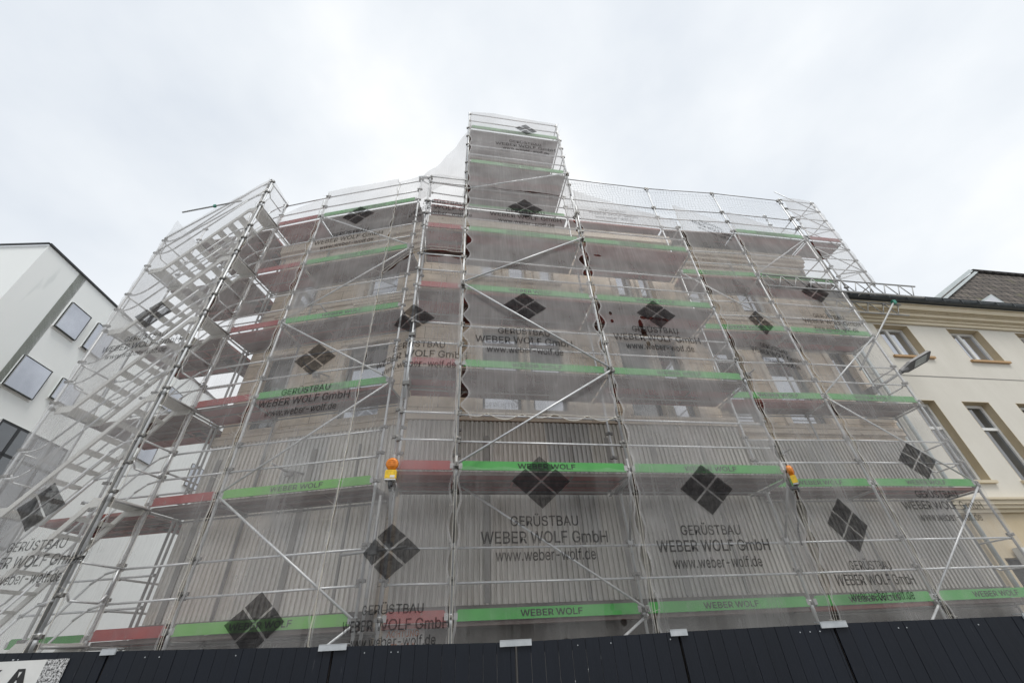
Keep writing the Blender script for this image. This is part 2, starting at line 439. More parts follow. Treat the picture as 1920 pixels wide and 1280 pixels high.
def deck(parent, a, b, z, w0, w1, thick=.055, name='deck', inset=.04, mat='deck_board', red=None):
    """planks between standards a and b, from depth w0 to w1 behind the line; z = walking surface"""
    d = udir(a, b); nn = nrm(d); L = (b - a).length
    n = max(1, round((w1 - w0) / .32)); pw = (w1 - w0) / n
    mb = MB(); o = v3(a, z); red = (L < 1.6) if red is None else red
    def q(x, y, zz): return o + v3(d, 0) * x + v3(nn, 0) * y + Vector((0, 0, zz))
    for k in range(n):
        rk = random.random() < (.6 if red else .22)
        y0 = w0 + k * pw + .009; y1 = w0 + (k + 1) * pw - .009
        mb.cur = 2 if rk else 0
        uo = random.uniform(0, 50)
        # board underside/top recessed between alloy side rails
        x0, x1 = inset + .03, L - inset - .03
        i0 = len(mb.f)
        mb.box(q(x0, y0 + .028, -.028), v3(d, 0) * (x1 - x0), v3(nn, 0) * (y1 - y0 - .056), (0, 0, .018))
        for fi in range(i0, len(mb.f)): mb.uv[fi] = [(u + uo, v + uo * .37) for u, v in mb.uv[fi]]
        mb.cur = 3 if random.random() < .3 else 1
        mb.box(q(x0, y0, -thick), v3(d, 0) * (x1 - x0), v3(nn, 0) * .028, (0, 0, thick))
        mb.box(q(x0, y1 - .028, -thick), v3(d, 0) * (x1 - x0), v3(nn, 0) * .028, (0, 0, thick))
        for x in (inset, L - inset - .03): mb.box(q(x, y0 + .002, -thick - .002), v3(d, 0) * .03, v3(nn, 0) * (y1 - y0 - .004), (0, 0, thick))
        if L > 2:
            for fx in (.33, .66):
                mb.box(q(L * fx, y0 + .03, -thick + .006), v3(d, 0) * .03, v3(nn, 0) * (y1 - y0 - .06), (0, 0, .02))
    return mb.build(name, [mat, 'deck_edge', 'deck_red', 'deck_edge_red'], parent)
weathered('deck_edge', (.16, .11, .10), (.27, .22, .2), .6, .2, 6)
def transom(parent, p, nn, w0, w1, z, name='transom'):
    mb = MB(); mb.tube(v3(p + nn * w0, z), v3(p + nn * w1, z), .022, 8)
    mb.cur = 1
    mb.cbox(v3(p + nn * (w0 + .03), z), v3(nn, 0) * .06, v3(nrm(nn), 0) * .06, (0, 0, .06))
    return mb.build(name, ['steel_dull', 'coupler'], parent)
def end_guard(parent, p, nn, w, z):
    """U-bent end guard between outer and inner standard"""
    mb = MB(); a = p; b = p + nn * w
    mb.tube(v3(a, z + 1.0), v3(b, z + 1.0), .017, 8)
    c = .12
    pts = [v3(a, z + .85), v3(a, z + .50 + c), v3(p + nn * (.03), z + .5 + c * .4), v3(p + nn * c, z + .5), v3(p + nn * (w - c), z + .5), v3(p + nn * (w - .03), z + .5 + c * .4), v3(b, z + .5 + c), v3(b, z + .85)]
    mb.path(pts, .016)
    return mb.build('end_guard', 'steel', parent)
def bracket(parent, a, b, z, drop=.95):
    mb = MB()
    mb.tube(v3(a, z - .08), v3(b, z - .08), .024, 8); mb.tube(v3(a, z - .10), v3(b, z - drop), .021, 8)
    mb.cbox(v3(b, z - drop), (.08, 0, 0), (0, .08, 0), (0, 0, .1)); mb.cbox(v3(b, z - .08), (.08, 0, 0), (0, .08, 0), (0, 0, .1))
    mb.tube(v3(a, z - .30), v3(a, z + .25), .027, 8)
    return mb.build('console_bracket', 'steel_dull', parent)
def J(z0, z1):
    out = []
    k = 1
    while DK(k) < z1 + .1:
        for dz in (.06, .56, 1.06):
            zz = DK(k) + dz - .0
            if z0 < zz < z1: out.append(zz)
        k += 1
    return out

# ================================================================ SETTING
mb = MB(); mb.face([(-160, -60, GZ), (160, -60, GZ), (160, 240, GZ), (-160, 240, GZ)])
tag(mb.build('street', 'asphalt'), kind='structure')
mb = MB()
mb.box((-40, 4.7, GZ), (80, 0, 0), (0, 3.6, 0), (0, 0, .12))
tag(mb.build('pavement', 'paving'), kind='structure')

# ================================================================ buildings
def facade(mb, o, d, u0, u1, z0, z1, openings, depth=.22, thick=.4):
    """wall in plane through o along d, front face, reveals for openings (ua,ub,za,zb)"""
    n = nrm(d)
    us = sorted({u0, u1, *[x for r in openings for x in r[:2]]}); zs = sorted({z0, z1, *[x for r in openings for x in r[2:]]})
    us = [u for u in us if u0 <= u <= u1]; zs = [z for z in zs if z0 <= z <= z1]
    def q(u, z, y=0): p = o + d * u + n * y; return v3(p, z)
    for i in range(len(us) - 1):
        for j in range(len(zs) - 1):
            uc = (us[i] + us[i + 1]) / 2; zc = (zs[j] + zs[j + 1]) / 2
            if any(r[0] < uc < r[1] and r[2] < zc < r[3] for r in openings): continue
            A = [(us[i], zs[j]), (us[i + 1], zs[j]), (us[i + 1], zs[j + 1]), (us[i], zs[j + 1])]
            mb.face([q(*c) for c in A], A)
    for ua, ub, za, zb in openings:
        mb.face([q(ua, za), q(ua, zb), q(ua, zb, depth), q(ua, za, depth)], [(0, za), (0, zb), (depth, zb), (depth, za)])
        mb.face([q(ub, zb), q(ub, za), q(ub, za, depth), q(ub, zb, depth)], [(0, zb), (0, za), (depth, za), (depth, zb)])
        mb.face([q(ua, zb), q(ub, zb), q(ub, zb, depth), q(ua, zb, depth)], [(ua, 0), (ub, 0), (ub, depth), (ua, depth)])
        mb.face([q(ub, za), q(ua, za), q(ua, za, depth), q(ub, za, depth)], [(ub, 0), (ua, 0), (ua, depth), (ub, depth)])
    return q
def window(parent, q, d, r, depth=.20, frame='white_frame', glass='glass', nv=1, transoms=(), sill=None, sillmat='stone_trim', fw=.07):
    """frame with vertical divisions nv and horizontal transoms (z), pane(s), optional sill overhang"""
    ua, ub, za, zb = r; n = nrm(d)
    mb = MB(); D = v3(d, 0); Nn = v3(n, 0)
    y = depth - .06
    def bar(u0, u1, z0, z1): mb.box(q(u0, z0, y), D * (u1 - u0), Nn * .06, (0, 0, z1 - z0))
    bar(ua, ua + fw, za, zb); bar(ub - fw, ub, za, zb); bar(ua + fw, ub - fw, za, za + fw); bar(ua + fw, ub - fw, zb - fw, zb)
    for k in range(1, nv):
        uc = ua + (ub - ua) * k / nv; bar(uc - .05, uc + .05, za + fw, zb - fw)
    for zt in transoms: bar(ua + fw, ub - fw, zt - .04, zt + .04)
    f = mb.build('window', frame, parent)
    mb = MB(); mb.box(q(ua + .01, za + .01, depth - .02), D * (ub - ua - .02), Nn * .012, (0, 0, zb - za - .02))
    mb.build('pane', glass, f)
    if sill:
        mb = MB(); mb.box(q(ua - sill, za - .07, -.07), D * (ub - ua + 2 * sill), Nn * .085, (0, 0, .068))
        mb.build('sill', sillmat, f)
    return f
def band(mb, q, d, u0, u1, prof):
    """moulding: prof = [(z0,z1,proj)...]"""
    D = v3(d, 0); Nn = v3(nrm(d), 0)
    for z0, z1, pr in prof: mb.box(q(u0, z0, -pr), D * (u1 - u0), Nn * (pr + .01), (0, 0, z1 - z0))

# ---- sandstone building under renovation
sb = thing('sandstone_building', 'sandstone building behind the netted scaffold, lower storey clad in corrugated sheet', 'building', (1.5, 9.5, GZ))
oW = P['B1'] + nC * .55          # central projecting part
oR = P['B1'] + nC * .85          # right part
oL = P['L0'] + nL * .90          # left wing
UL = 4.32
uC0 = -1.05
uC1 = 6.35
opC = [(.53, 1.40, 5.72, 7.90), (1.66, 2.45, 5.72, 7.90), (.47, .85, 9.66, 10.9), (1.24, 1.72, 9.66, 10.9), (2.12, 2.50, 9.66, 10.9),
       (3.95, 4.75, 5.60, 7.85), (4.95, 5.55, 5.60, 7.85), (4.35, 4.85, 9.25, 10.6), (4.95, 5.45, 9.25, 10.6)]
opR = [(8.2, 9.3, 5.72, 8.2), (8.35, 9.25, 9.3, 10.7), (6.75, 7.4, 9.3, 10.7), (6.7, 7.5, 5.72, 8.2), (10.35, 10.95, 5.9, 8.2)]
opL = [(2.70, 3.75, 5.75, 7.75), (2.78, 3.72, 9.15, 10.6), (.55, 1.3, 5.75, 7.75), (.5, 1.3, 9.15, 10.6)]
wb = MB()
qC = facade(wb, oW, dC, uC0, uC1, GZ, 11.75, opC); qR = facade(wb, oR, dC, uC1, 11.2, GZ, 11.75, opR); qL = facade(wb, oL, dL, -.0, UL, GZ, 11.75, opL)
def side(qa, ua, ya, qb, ub, yb, z0=GZ, z1=11.75):
    a = qa(ua, z0, ya); b = qb(ub, z0, yb); L = (b - a).length
    wb.face([a, b, b + Vector((0, 0, z1 - z0)), a + Vector((0, 0, z1 - z0))], [(0, z0), (L, z0), (L, z1), (0, z1)])
side(qC, uC1, 0, qR, uC1, 0); side(qL, 0, 10, qL, 0, 0); side(qR, 11.2, 0, qR, 11.2, 10); side(qL, UL, 0, qC, uC0, 0); side(qR, 11.2, 10, qL, 0, 10)
wb.build('wall', 'sandstone', sb)
mb = MB()
prof = [(5.44, 5.56, .10), (5.56, 5.62, .14), (8.02, 8.14, .05), (8.14, 8.30, .12), (8.30, 8.36, .16), (9.0, 9.12, .05), (9.12, 9.22, .11), (9.24, 9.3, .05),
        (10.95, 11.1, .08), (11.1, 11.3, .16), (11.3, 11.42, .26), (11.42, 11.74, .34)]
band(mb, qC, dC, uC0, uC1, prof); band(mb, qR, dC, uC1 + .31, 11.2, prof); band(mb, qL, dL, -.1, UL, prof)
for q_, d_, ops in ((qC, dC, opC), (qR, dC, opR), (qL, dL, opL)):
    D = v3(d_, 0); Nn = v3(nrm(d_), 0)
    for ua, ub, za, zb in ops:      # raised stone surrounds
        mb.box(q_(ua - .17, za, -.045), D * .16, Nn * .05, (0, 0, zb - za)); mb.box(q_(ub + .01, za, -.045), D * .16, Nn * .05, (0, 0, zb - za))
        mb.box(q_(ua - .2, zb + .005, -.06), D * (ub - ua + .4), Nn * .065, (0, 0, .09))
        mb.box(q_(ua - .2, za - .1, -.09), D * (ub - ua + .4), Nn * .095, (0, 0, .09))
mb.build('stone_moulding', 'stone_trim', sb)
for q_, d_, ops in ((qC, dC, opC), (qR, dC, opR), (qL, dL, opL)):
    for i, r in enumerate(ops):
        tall = r[3] - r[2] > 1.6
        window(sb, q_, d_, r, .2, 'dark_metal' if tall else 'white_frame', 'glass_sky' if (not tall or i % 3 != 2) else 'glass', 1, (r[2] + .62,) if tall else (), fw=.06)
# corrugated cladding
def cladding(q, d, u0, u1, z0, z1, off, mat='corrugated'):
    mb = MB(); pitch = .096; u = u0; pr = [(0, 0), (.022, 0), (.031, .034), (.076, .034), (.086, 0)]
    pts = []
    while u < u1:
        for a, b in pr:
            if u + a <= u1: pts.append((u + a, b))
        u += pitch
    pts.append((u1, 0))
    for (ua, ya), (ub, yb) in zip(pts, pts[1:]):
        zs = [z0, (z0 + z1) * .5, z1]
        for za, zb in zip(zs, zs[1:]):
            mb.face([q(ua, za, -off - ya), q(ub, za, -off - yb), q(ub, zb, -off - yb), q(ua, zb, -off - ya)], [(ua, za), (ub, za), (ub, zb), (ua, zb)])
    D = v3(d, 0); Nn = v3(nrm(d), 0)
    return mb.build('corrugated_cladding', mat, sb)
cladding(qL, dL, -.02, UL - .05, 2.18, 5.45, .05, 'corrugated_lit'); cladding(qC, dC, uC0 + .05, uC1, 2.18, 5.42, .05); cladding(qR, dC, uC1 + .02, 11.2, 2.18, 5.27, .05)
mb = MB()
for q_, d_, u0, u1 in ((qL, dL, -.04, UL - .06), (qC, dC, uC0 + .06, uC1 + .02), (qR, dC, uC1 + .05, 11.22)):
    D = v3(d_, 0); Nn = v3(nrm(d_), 0)
    mb.box(q_(u0, 2.04, -.16), D * (u1 - u0), Nn * .155, (0, 0, .13))
    mb.box(q_(u0, GZ, -.09), D * (u1 - u0), Nn * .085, (0, 0, 2.28))
mb.build('plinth', 'plinth', sb)
# cover strips over the sheet laps + timber posts
for q_, d_, us in ((qC, dC, (.55, 2.32, 3.10, 4.08, 5.25)), (qR, dC, (7.0, 8.15, 9.5, 10.7)), (qL, dL, (.25, 1.35, 2.45, 3.5))):
    for u in us:
        mb = MB(); mb.box(q_(u, 2.2, -.092), v3(d_, 0) * random.choice((.05, .09, .12)), v3(nrm(d_), 0) * .012, (0, 0, 2.9)); mb.build('cover_strip', 'ledge_grey', sb)
# roof (set back, shallow)
mb = MB()
a0 = qL(-.1, 11.75, -.3); a1 = qL(UL, 11.75, -.3); a2 = qC(uC1, 11.75, -.3); a3 = qR(11.3, 11.75, -.3)
b0 = qL(2, 13.2, 5); b1 = qL(UL + 1, 13.2, 5); b2 = qR(9, 13.2, 5); c0 = qL(-.1, 11.75, 10.3); c3 = qR(11.3, 11.75, 10.3)
for f in ([a0, a1, b1, b0], [a1, a2, b2, b1], [a2, a3, b2], [a3, c3, b2], [c0, a0, b0], [c3, c0, b0, b1, b2]):
    mb.face(f, [(p.x, p.y) for p in f])
mb.build('roof', 'roof_tiles', sb)
# notice boards by the entrance
nb = thing('notice_board', 'white notice board with orange lettering on the plinth behind the hoarding', 'sign', tuple(qC(-.8, 1.5, -.2)))
mb = MB(); Dv = v3(dC, 0); Nv = v3(nC, 0)
mb.box(qC(-1.0, 1.2, -.22), Dv * .62, Nv * .02, (0, 0, .8)); mb.build('board', 'paper', nb)
mb = MB()
add_text(mb, 'ACHTUNG', .5, .09, lambda x, y: qC(-.69 + x, 1.84 + y, -.225), .02); add_text(mb, 'BAU', .34, .12, lambda x, y: qC(-.69 + x, 1.66 + y, -.225), .03)
mb.build('lettering', 'orange_print', nb)

# ---- white modern building on the left
wbld = thing('white_building', 'smooth white modern building with thin dark roof edge at the left', 'building', (-17, 12, GZ))
oM = Vector((-15.24, 8.8)); dM = Vector((-.093, .9957)).normalized()
# facade() expects the inside on the left of d : flip by walking towards the viewer
dMr = -dM; LM = 34.
def um(u): return LM - u
oMr = oM + dM * LM
opM = [(1.65, 2.52, 10.95, 12.0), (2.86, 3.72, 10.95, 12.05), (1.50, 2.52, 8.60, 9.66), (2.95, 3.8, 8.95, 9.7)]
u = 7.4
while u < 32:
    for z0, z1 in ((10.95, 12.0), (8.6, 9.66), (6.2, 7.3))[:2 if u < 14 else 3]: opM.append((u, u + 1.0, z0, z1))
    u += 3.6
opM += [(2.1, 4.6, 4.6, 7.76)]
wb2 = MB()
ops = [(um(b), um(a), z0, z1) for a, b, z0, z1 in opM]
qM = facade(wb2, oMr, dMr, 0, LM, GZ, 13.05, ops, .11)
pA = oM; dS = Vector((-1, -.03)).normalized()
wb2.face([v3(pA + dS * 14, GZ), v3(pA, GZ), v3(pA, 13.05), v3(pA + dS * 14, 13.05)])
wb2.face([v3(oMr, GZ), v3(oMr + dS * 14, GZ), v3(oMr + dS * 14, 13.05), v3(oMr, 13.05)])
wb2.face([v3(oMr + dS * 14, 13.04), v3(oMr, 13.04), v3(pA, 13.04), v3(pA + dS * 14, 13.04)][::-1])
wb2.face([v3(oMr + dS * 14, GZ), v3(pA + dS * 14, GZ), v3(pA + dS * 14, 13.05), v3(oMr + dS * 14, 13.05)])
wb2.build('wall', 'white_render', wbld)
mb = MB()
mb.box(v3(oMr, 13.05) + v3(dM, 0) * .1, v3(dMr, 0) * (LM + .13), v3(-nrm(dM), 0) * .05, (0, 0, .07)); mb.box(v3(pA, 13.05) + v3(dM, 0) * (-.03) , v3(dS, 0) * 14, v3(-dM, 0) * .04, (0, 0, .07))
mb.build('roof_edge', 'dark_metal', wbld)
mb = MB(); mb.box(qM(um(1.62), GZ, -.012), v3(dMr, 0) * .32, v3(nrm(dMr), 0) * .012, (0, 0, 13.29)); mb.build('wall_strip', 'return_shade', wbld)  # flat grey strip painting the shaded return of a wall step
for i, r in enumerate(ops):
    big = r[3] - r[2] > 2
    w_ = window(wbld, qM, dMr, r, .10, 'dark_metal', 'glass' if big else 'glass_sky', 4 if big else 1, (6.9,) if big else (), .02 if not big else None, 'white_frame', .022 if not big else .07)
    if i in (2, 3):
        mb = MB(); mb.box(qM(r[0] + .02, r[3] - .42, .012), v3(dMr, 0) * (r[1] - r[0] - .04), v3(nrm(dMr), 0) * .03, (0, 0, .41)); mb.build('roller_blind', 'lead', w_)
mb = MB(); c = qM(um(.95), 12.35, -.1); mb.tube(c + Vector((-.12, 0, 0)), c, .012, 6); mb.ball(c, .045, 8, 6); mb.build('security_camera', 'dark_metal', wbld)

# ---- cream building on the right
cb = thing('cream_building', 'cream rendered townhouse with ochre window reveals and tiled roof right of the scaffold', 'building', (16, 12, GZ))
oN = P['B1'] + nC * 1.05
opN1 = [(12.98, 14.25, 8.17, 9.38), (15.72, 17.0, 8.13, 9.38), (18.45, 19.7, 8.13, 9.38), (21.2, 22.4, 8.13, 9.38)]
opN2 = [(12.42, 13.22, 4.42, 6.66), (14.12, 15.05, 4.42, 6.66), (15.98, 16.9, 4.42, 6.66), (17.9, 18.8, 4.42, 6.66), (19.8, 20.7, 4.42, 6.66)]
opN3 = [(12.05, 14.6, .3, 2.72), (15.2, 17.6, .3, 2.72)]
wb3 = MB(); qN = facade(wb3, oN, dC, 11.22, 24, 3.72, 9.5, opN1 + opN2, .26)
for a, b in (((24, 0), (24, 9)), ((24, 9), (11.22, 9))):
    p0 = qN(a[0], GZ, a[1]); p1 = qN(b[0], GZ, b[1]); wb3.face([p0, p1, p1 + Vector((0, 0, 9.75)), p0 + Vector((0, 0, 9.75))])
wb3.build('wall', 'cream_render', cb)
wb4 = MB(); qN4 = facade(wb4, oN, dC, 11.22, 24, GZ, 3.72, opN3, .3); wb4.build('ground_floor_wall', 'ochre_stone', cb)
D = v3(dC, 0); Nn = v3(nC, 0)
for r in opN1 + opN2:              # ochre painted reveals, lining the opening
    mb = MB(); ua, ub, za, zb = r; t = .012
    mb.box(qN(ua - .0, za, -.002), D * t, Nn * .2, (0, 0, zb - za)); mb.box(qN(ub - t, za, -.002), D * t, Nn * .2, (0, 0, zb - za)); mb.box(qN(ua + t, zb - t, -.002), D * (ub - ua - 2 * t), Nn * .2, (0, 0, t))
    mb.build('reveal', 'ochre_stone', cb)
for r in opN1: window(cb, qN, dC, (r[0] + .02, r[1] - .02, r[2], r[3] - .02), .25, 'white_frame', 'glass_sky', 2, (), .1, 'wood_sill', .07)
for r in opN2: window(cb, qN, dC, (r[0] + .02, r[1] - .02, r[2], r[3] - .02), .25, 'white_frame', 'glass', 1, (r[3] - .75,), .08, 'cornice_cream', .08)
for r in opN3: window(cb, qN4, dC, r, .28, 'dark_metal', 'glass', 2, ())
mb = MB(); band(mb, qN, dC, 11.22, 24, [(3.66, 3.74, .06), (3.74, 3.82, .12), (3.82, 3.92, .16), (3.92, 3.97, .20)]); mb.build('string_course', 'cornice_cream', cb)
mb = MB(); band(mb, qN, dC, 11.22, 24, [(7.46, 7.475, .012)]); mb.build('storey_joint', 'ledge_grey', cb)
mb = MB(); band(mb, qN, dC, 11.22, 24, [(9.44, 9.56, .06), (9.56, 9.64, .10), (9.64, 9.67, .13), (9.67, 9.80, .19), (9.80, 9.84, .23), (9.84, 10.02, .32), (10.02, 10.05, .36)]); mb.build('cornice', 'cornice_cream', cb)
mb = MB()
for k in range(8):
    t0 = math.pi + math.pi * k / 8; t1 = math.pi + math.pi * (k + 1) / 8
    f = lambda t, u: qN(u, 10.20 + .13 * math.sin(t), -.42 + .13 * math.cos(t))
    mb.face([f(t0, 11.15), f(t1, 11.15), f(t1, 24.1), f(t0, 24.1)], None, True)
mb.tube(qN(11.15, 10.21, -.55), qN(24.1, 10.21, -.55), .014, 6)
mb.box(qN(11.15, 10.052, -.38), D * 12.9, Nn * .5, (0, 0, .03))
u = 11.4
while u < 24: mb.box(qN(u, 10.05, -.565), D * .02, Nn * .02, (0, 0, .17)); u += .7
mb.build('gutter', 'gutter', cb)
for u in (11.35, 11.75):
    mb = MB(); mb.tube(qN(u, GZ, -.1), qN(u, 10.05, -.1), .05, 10); mb.build('downpipe', 'lead', cb)
# roof: steep tiled slope with hipped left end
mb = MB()
def rq(u, off, z): return v3(P['B1'] + dC * u + nC * off, z)
A = rq(15.75, 1.0, 10.25); Bp = rq(21.45, 2.0, 13.55); Cc = rq(30, 2.0, 13.62); Dd = rq(30, 1.0, 10.25); E1 = rq(15.75, 10, 10.25); E2 = rq(21.45, 9, 13.55)
def slope_uv(pts): return [((p - v3(P['B1'], 0)).dot(v3(dC, 0)), p.z * 1.03) for p in pts]
mb.face([A, Dd, Cc, Bp], slope_uv([A, Dd, Cc, Bp]))
mb.face([E1, A, Bp, E2], [(p.y, p.z) for p in (E1, A, Bp, E2)])
mb.face([Bp, Cc, rq(30, 9, 13.6), E2], [(0, 0), (8, 0), (8, 7), (0, 7)])
mb.face([rq(11.2, .8, 10.2), rq(15.9, .8, 10.2), rq(15.9, 9, 10.9), rq(11.2, 9, 10.9)], [(0, 0), (4, 0), (4, 8), (0, 8)])
rf = mb.build('roof', 'roof_tiles', cb)
mb = MB(); off = Vector((-.02, -.04, .03))
e = (Bp - A).normalized(); w_ = v3(nC, 0) * -.0
mb.box(A + off, Bp - A, Vector((-.10, .02, .10)), v3(nC, 0) * -.03)
mb.box(A + off + Vector((.12, -.02, -.1)), Bp - A, Vector((-.12, .0, .04)), v3(nC, 0) * -.03)
mb.build('verge_flashing', 'lead', rf)
mb = MB()
u = 21.5
while u < 29.9: mb.tube(rq(u, 2.0, 13.6), rq(u + .42, 2.0, 13.6), .11, 8); u += .4
mb.build('ridge_tile', 'roof_tiles', rf)
mb = MB(); a = rq(17.7, .98, 10.5); b = rq(19.2, .98, 10.5); c = rq(19.1, 1.1, 11.2)
a, b, c = [p + v3(nC, 0) * -.06 for p in (a, b, c)]
mb.prism([a, b, c], v3(nC, 0) * .5); dm = mb.build('dormer', 'lead', cb)
mb = MB(); cc = (a + b + c) / 3; mb.prism([cc + (p - cc) * .72 + v3(nC, 0) * -.012 for p in (a, b, c)], v3(nC, 0) * .01); mb.build('pane', 'glass_sky', dm)
# shop sign
sg = MB(); sg.box(qN(12.35, 2.15, -.16), D * 1.9, Nn * .12, (0, 0, .75)); so = thing('shop_sign', 'white and green shop sign on the ground floor of the cream building', 'sign', tuple(qN(13, 2.4, -.1)))
sg.build('board', 'paper', so)
mb = MB(); mb.box(qN(12.35, 2.47, -.165), D * 1.9, Nn * .004, (0, 0, .15)); mb.build('stripe', 'teal_print', so)
mb = MB(); add_text(mb, 'WW', .5, .16, lambda x, y: qN(12.75 + x, 2.74 + y, -.166), .02); mb.build('lettering', 'teal_print', so)

# ================================================================ SCAFFOLDS
# ---------- centre scaffold
cs = thing('centre_scaffold', 'middle scaffold section jutting forward on brackets, green boards and one narrow red bay', 'scaffold', (1.5, 7.3, GZ))
for k, top in (('B0', 12.0), ('B1', 13.1), ('B2', 14.1), ('B3', 14.1)):
    standard(cs, P[k], GZ + .15, top, J(0, top), foot=True)
for k, top in (('F0', 12.15), ('F1', 11.9), ('F2', 11.9), ('F3', 11.05)):
    standard(cs, P[k], 3.62, top, J(3.9, top))
for k in range(4):
    bracket(cs, P['F%d' % k], P['B%d' % k] if k else P['B0'], 3.94)
# lift 1 in the B row
for a, b, m, t in (('B0', 'B1', 'toe_red', 0), ('B1', 'B2', 'toe_green', 1), ('B2', 'B3', 'toe_green', 1)):
    deck(cs, P[a], P[b], DK(1), .02, .42); toe_board(cs, P[a], P[b], DK(1), m, t, -.04)
    for dz in (.5, 1.0): rail(cs, P[a], P[b], DK(1) + dz)
    rail(cs, P[a], P[b], GZ + .35, name='ledger', mat='steel_dull')
for lv in (2, 3, 4, 5):
    for a, b, m, t in (('F0', 'F1', 'toe_red', 0), ('F1', 'F2', 'toe_green', 1), ('F2', 'F3', 'toe_green', 1)):
        z = DK(lv)
        deck(cs, P[a], P[b], z, .02, 1.10); toe_board(cs, P[a], P[b], z, m, t, -.04)
        if not (lv == 5 and b == 'F3' and False):
            for dz in (.5, 1.0): rail(cs, P[a], P[b], z + dz, off=-.05 if a == 'F0' else 0)
    for a, b in (('B0', 'B1'), ('B1', 'B2'), ('B2', 'B3')):
        rail(cs, P[a], P[b], DK(lv) - .10, name='ledger', mat='steel_dull')
    for k in range(4):
        transom(cs, P['F%d' % k], nC, 0, 1.08, DK(lv) - .075)
rail(cs, P['F0'], P['F1'], 12.08, off=-.02); rail(cs, P['F0'], P['F1'], 11.82, off=-.02)
for a, b in (('B0', 'B1'), ('B1', 'B2'), ('B2', 'B3')):
    deck(cs, P[a], P[b], DK(6), .02, .75)
    for dz in (.5, 1.0): rail(cs, P[a], P[b], DK(6) + dz)
toe_board(cs, P['B0'], P['B1'], DK(6), 'toe_red', False, -.04); toe_board(cs, P['B1'], P['B2'], DK(6), 'toe_green', True, -.04)
rail(cs, P['B2'], P['B3'], 14.05, name='ledger')
brace(cs, P['F1'], 4.0, P['F2'], 5.95, -.15); brace(cs, P['F1'], 8.0, P['F2'], 6.0, -.15); brace(cs, P['F1'], 8.05, P['F2'], 9.95, -.15)
brace(cs, P['B1'], 3.95, P['B2'], 2.0, -.15); brace(cs, P['B1'], .1, P['B2'], 1.9)
for lv in (3, 4, 5): end_guard(cs, P['F3'], nC, .73, DK(lv))
# short joining poles at the forward corners
for k, z0, z1 in (('F0', 5.2, 6.9), ('F2', 5.7, 7.0), ('F2', 10.0, 11.4)):
    mb = MB(); p = P[k] + dF * .05 - nF * .05; mb.tube(v3(p, z0), v3(p, z1), .024, 8); mb.cur = 1
    mb.cbox(v3(p, z0 + .3), (.12, 0, 0), (0, .09, 0), (0, 0, .07)); mb.cbox(v3(p, z1 - .3), (.12, 0, 0), (0, .09, 0), (0, 0, .07)); mb.build('joining_pole', ['steel', 'coupler'], cs)
mb = MB()
p = P['B0'] + Vector((-.15, -.25)); mb.tube(v3(p, 1.4), v3(p, 3.7), .024, 8); mb.tube(v3(p + Vector((-.5, .05)), 2.85), v3(p + Vector((.5, .05)), 2.92), .024, 8)
mb.cbox(v3(p, 2.88), (.13, 0, 0), (0, .1, 0), (0, 0, .12)); mb.build('coupling_pole', 'steel_dull', cs)

# ---------- roof tower above the centre bay
rt = thing('roof_tower_scaffold', 'narrow scaffold tower rising two lifts above the middle bay against the sky', 'scaffold', (.4, 7.2, 11.9))
F1b = P['F1'] + nF * 1.55; F2b = P['F2'] + nF * 1.55
for p in (P['F1'], P['F2']): standard(rt, p, 11.9, 16.0, J(12, 16))
for p in (F1b, F2b): standard(rt, p, 11.9, 15.9, ())
for z in (13.0, 15.0):
    deck(rt, P['F1'], P['F2'], z, .02, 1.5); toe_board(rt, P['F1'], P['F2'], z, 'toe_green', True, -.04)
    for p in (P['F1'], P['F2']): transom(rt, p, nF, 0, 1.55, z - .08)
for z in (13.5, 14.0, 15.5, 15.95): rail(rt, P['F1'], P['F2'], z)
for z in (15.95, 14.0): rail(rt, F1b, F2b, z)
for z in (13, 15.0):
    for p in (P['F1'], P['F2']): end_guard(rt, p, nF, 1.55, z - .05)
brace(rt, P['F1'], 11.6, P['F2'], 12.98, off=-.08)

# ---------- left wing scaffold
ls = thing('left_wing_scaffold', 'left wing scaffold turned away from the middle, narrow red bay beside long green bay', 'scaffold', (-4.4, 7.6, GZ))
for k, top in (('L0', 13.2), ('L1', 13.15), ('L2', 13.15)):
    standard(ls, P[k], GZ + .15, top, J(0, top), foot=True)
    standard(ls, P[k] + nL * .73, GZ + .15, 12.9, (), mat='steel_dull', foot=True)
mb = MB(); 
for lv in range(1, 7):
    z = DK(lv)
    for a, b, m, t in (('L0', 'L1', 'toe_red', 0), ('L1', 'L2', 'toe_green_old' if lv < 3 else 'toe_green', 1)):
        deck(ls, P[a], P[b], z, .02, .74); toe_board(ls, P[a], P[b], z, m, t, -.04)
        for dz in (.5, 1.0): rail(ls, P[a], P[b], z + dz)
        rail(ls, P[a] + nL * .73, P[b] + nL * .73, z - .1, name='ledger', mat='steel_dull')
    for k in ('L0', 'L1', 'L2'): transom(ls, P[k], nL, 0, .73, z - .075)
for a, b in (('L0', 'L1'), ('L1', 'L2')): rail(ls, P[a], P[b], GZ + .35, name='ledger', mat='steel_dull')
for za, zb in ((.1, 1.95), (4.0, 2.0), (4.05, 5.95), (8.0, 6.02), (8.05, 9.95), (12.0, 10.02)): brace(ls, P['L1'], za, P['L2'], zb)
# wall ties and a jointed pole on the left of the centre part
for z in (4.6, 6.9, 8.6):
    mb = MB(); p = P['L1'] + dL * .7; mb.tube(v3(p + nL * .2, z), v3(p + nL * .88, z), .02, 8); mb.cbox(v3(p + nL * .73, z), (.14, 0, 0), (0, .1, 0), (0, 0, .12)); mb.tube(v3(p + nL * .5, z), v3(p + dL * .25 + nL * .88, z), .02, 8)
    mb.build('wall_tie', 'steel_dull', ls)
mb = MB(); p = P['L2'] + dL * -.55 + nL * .73
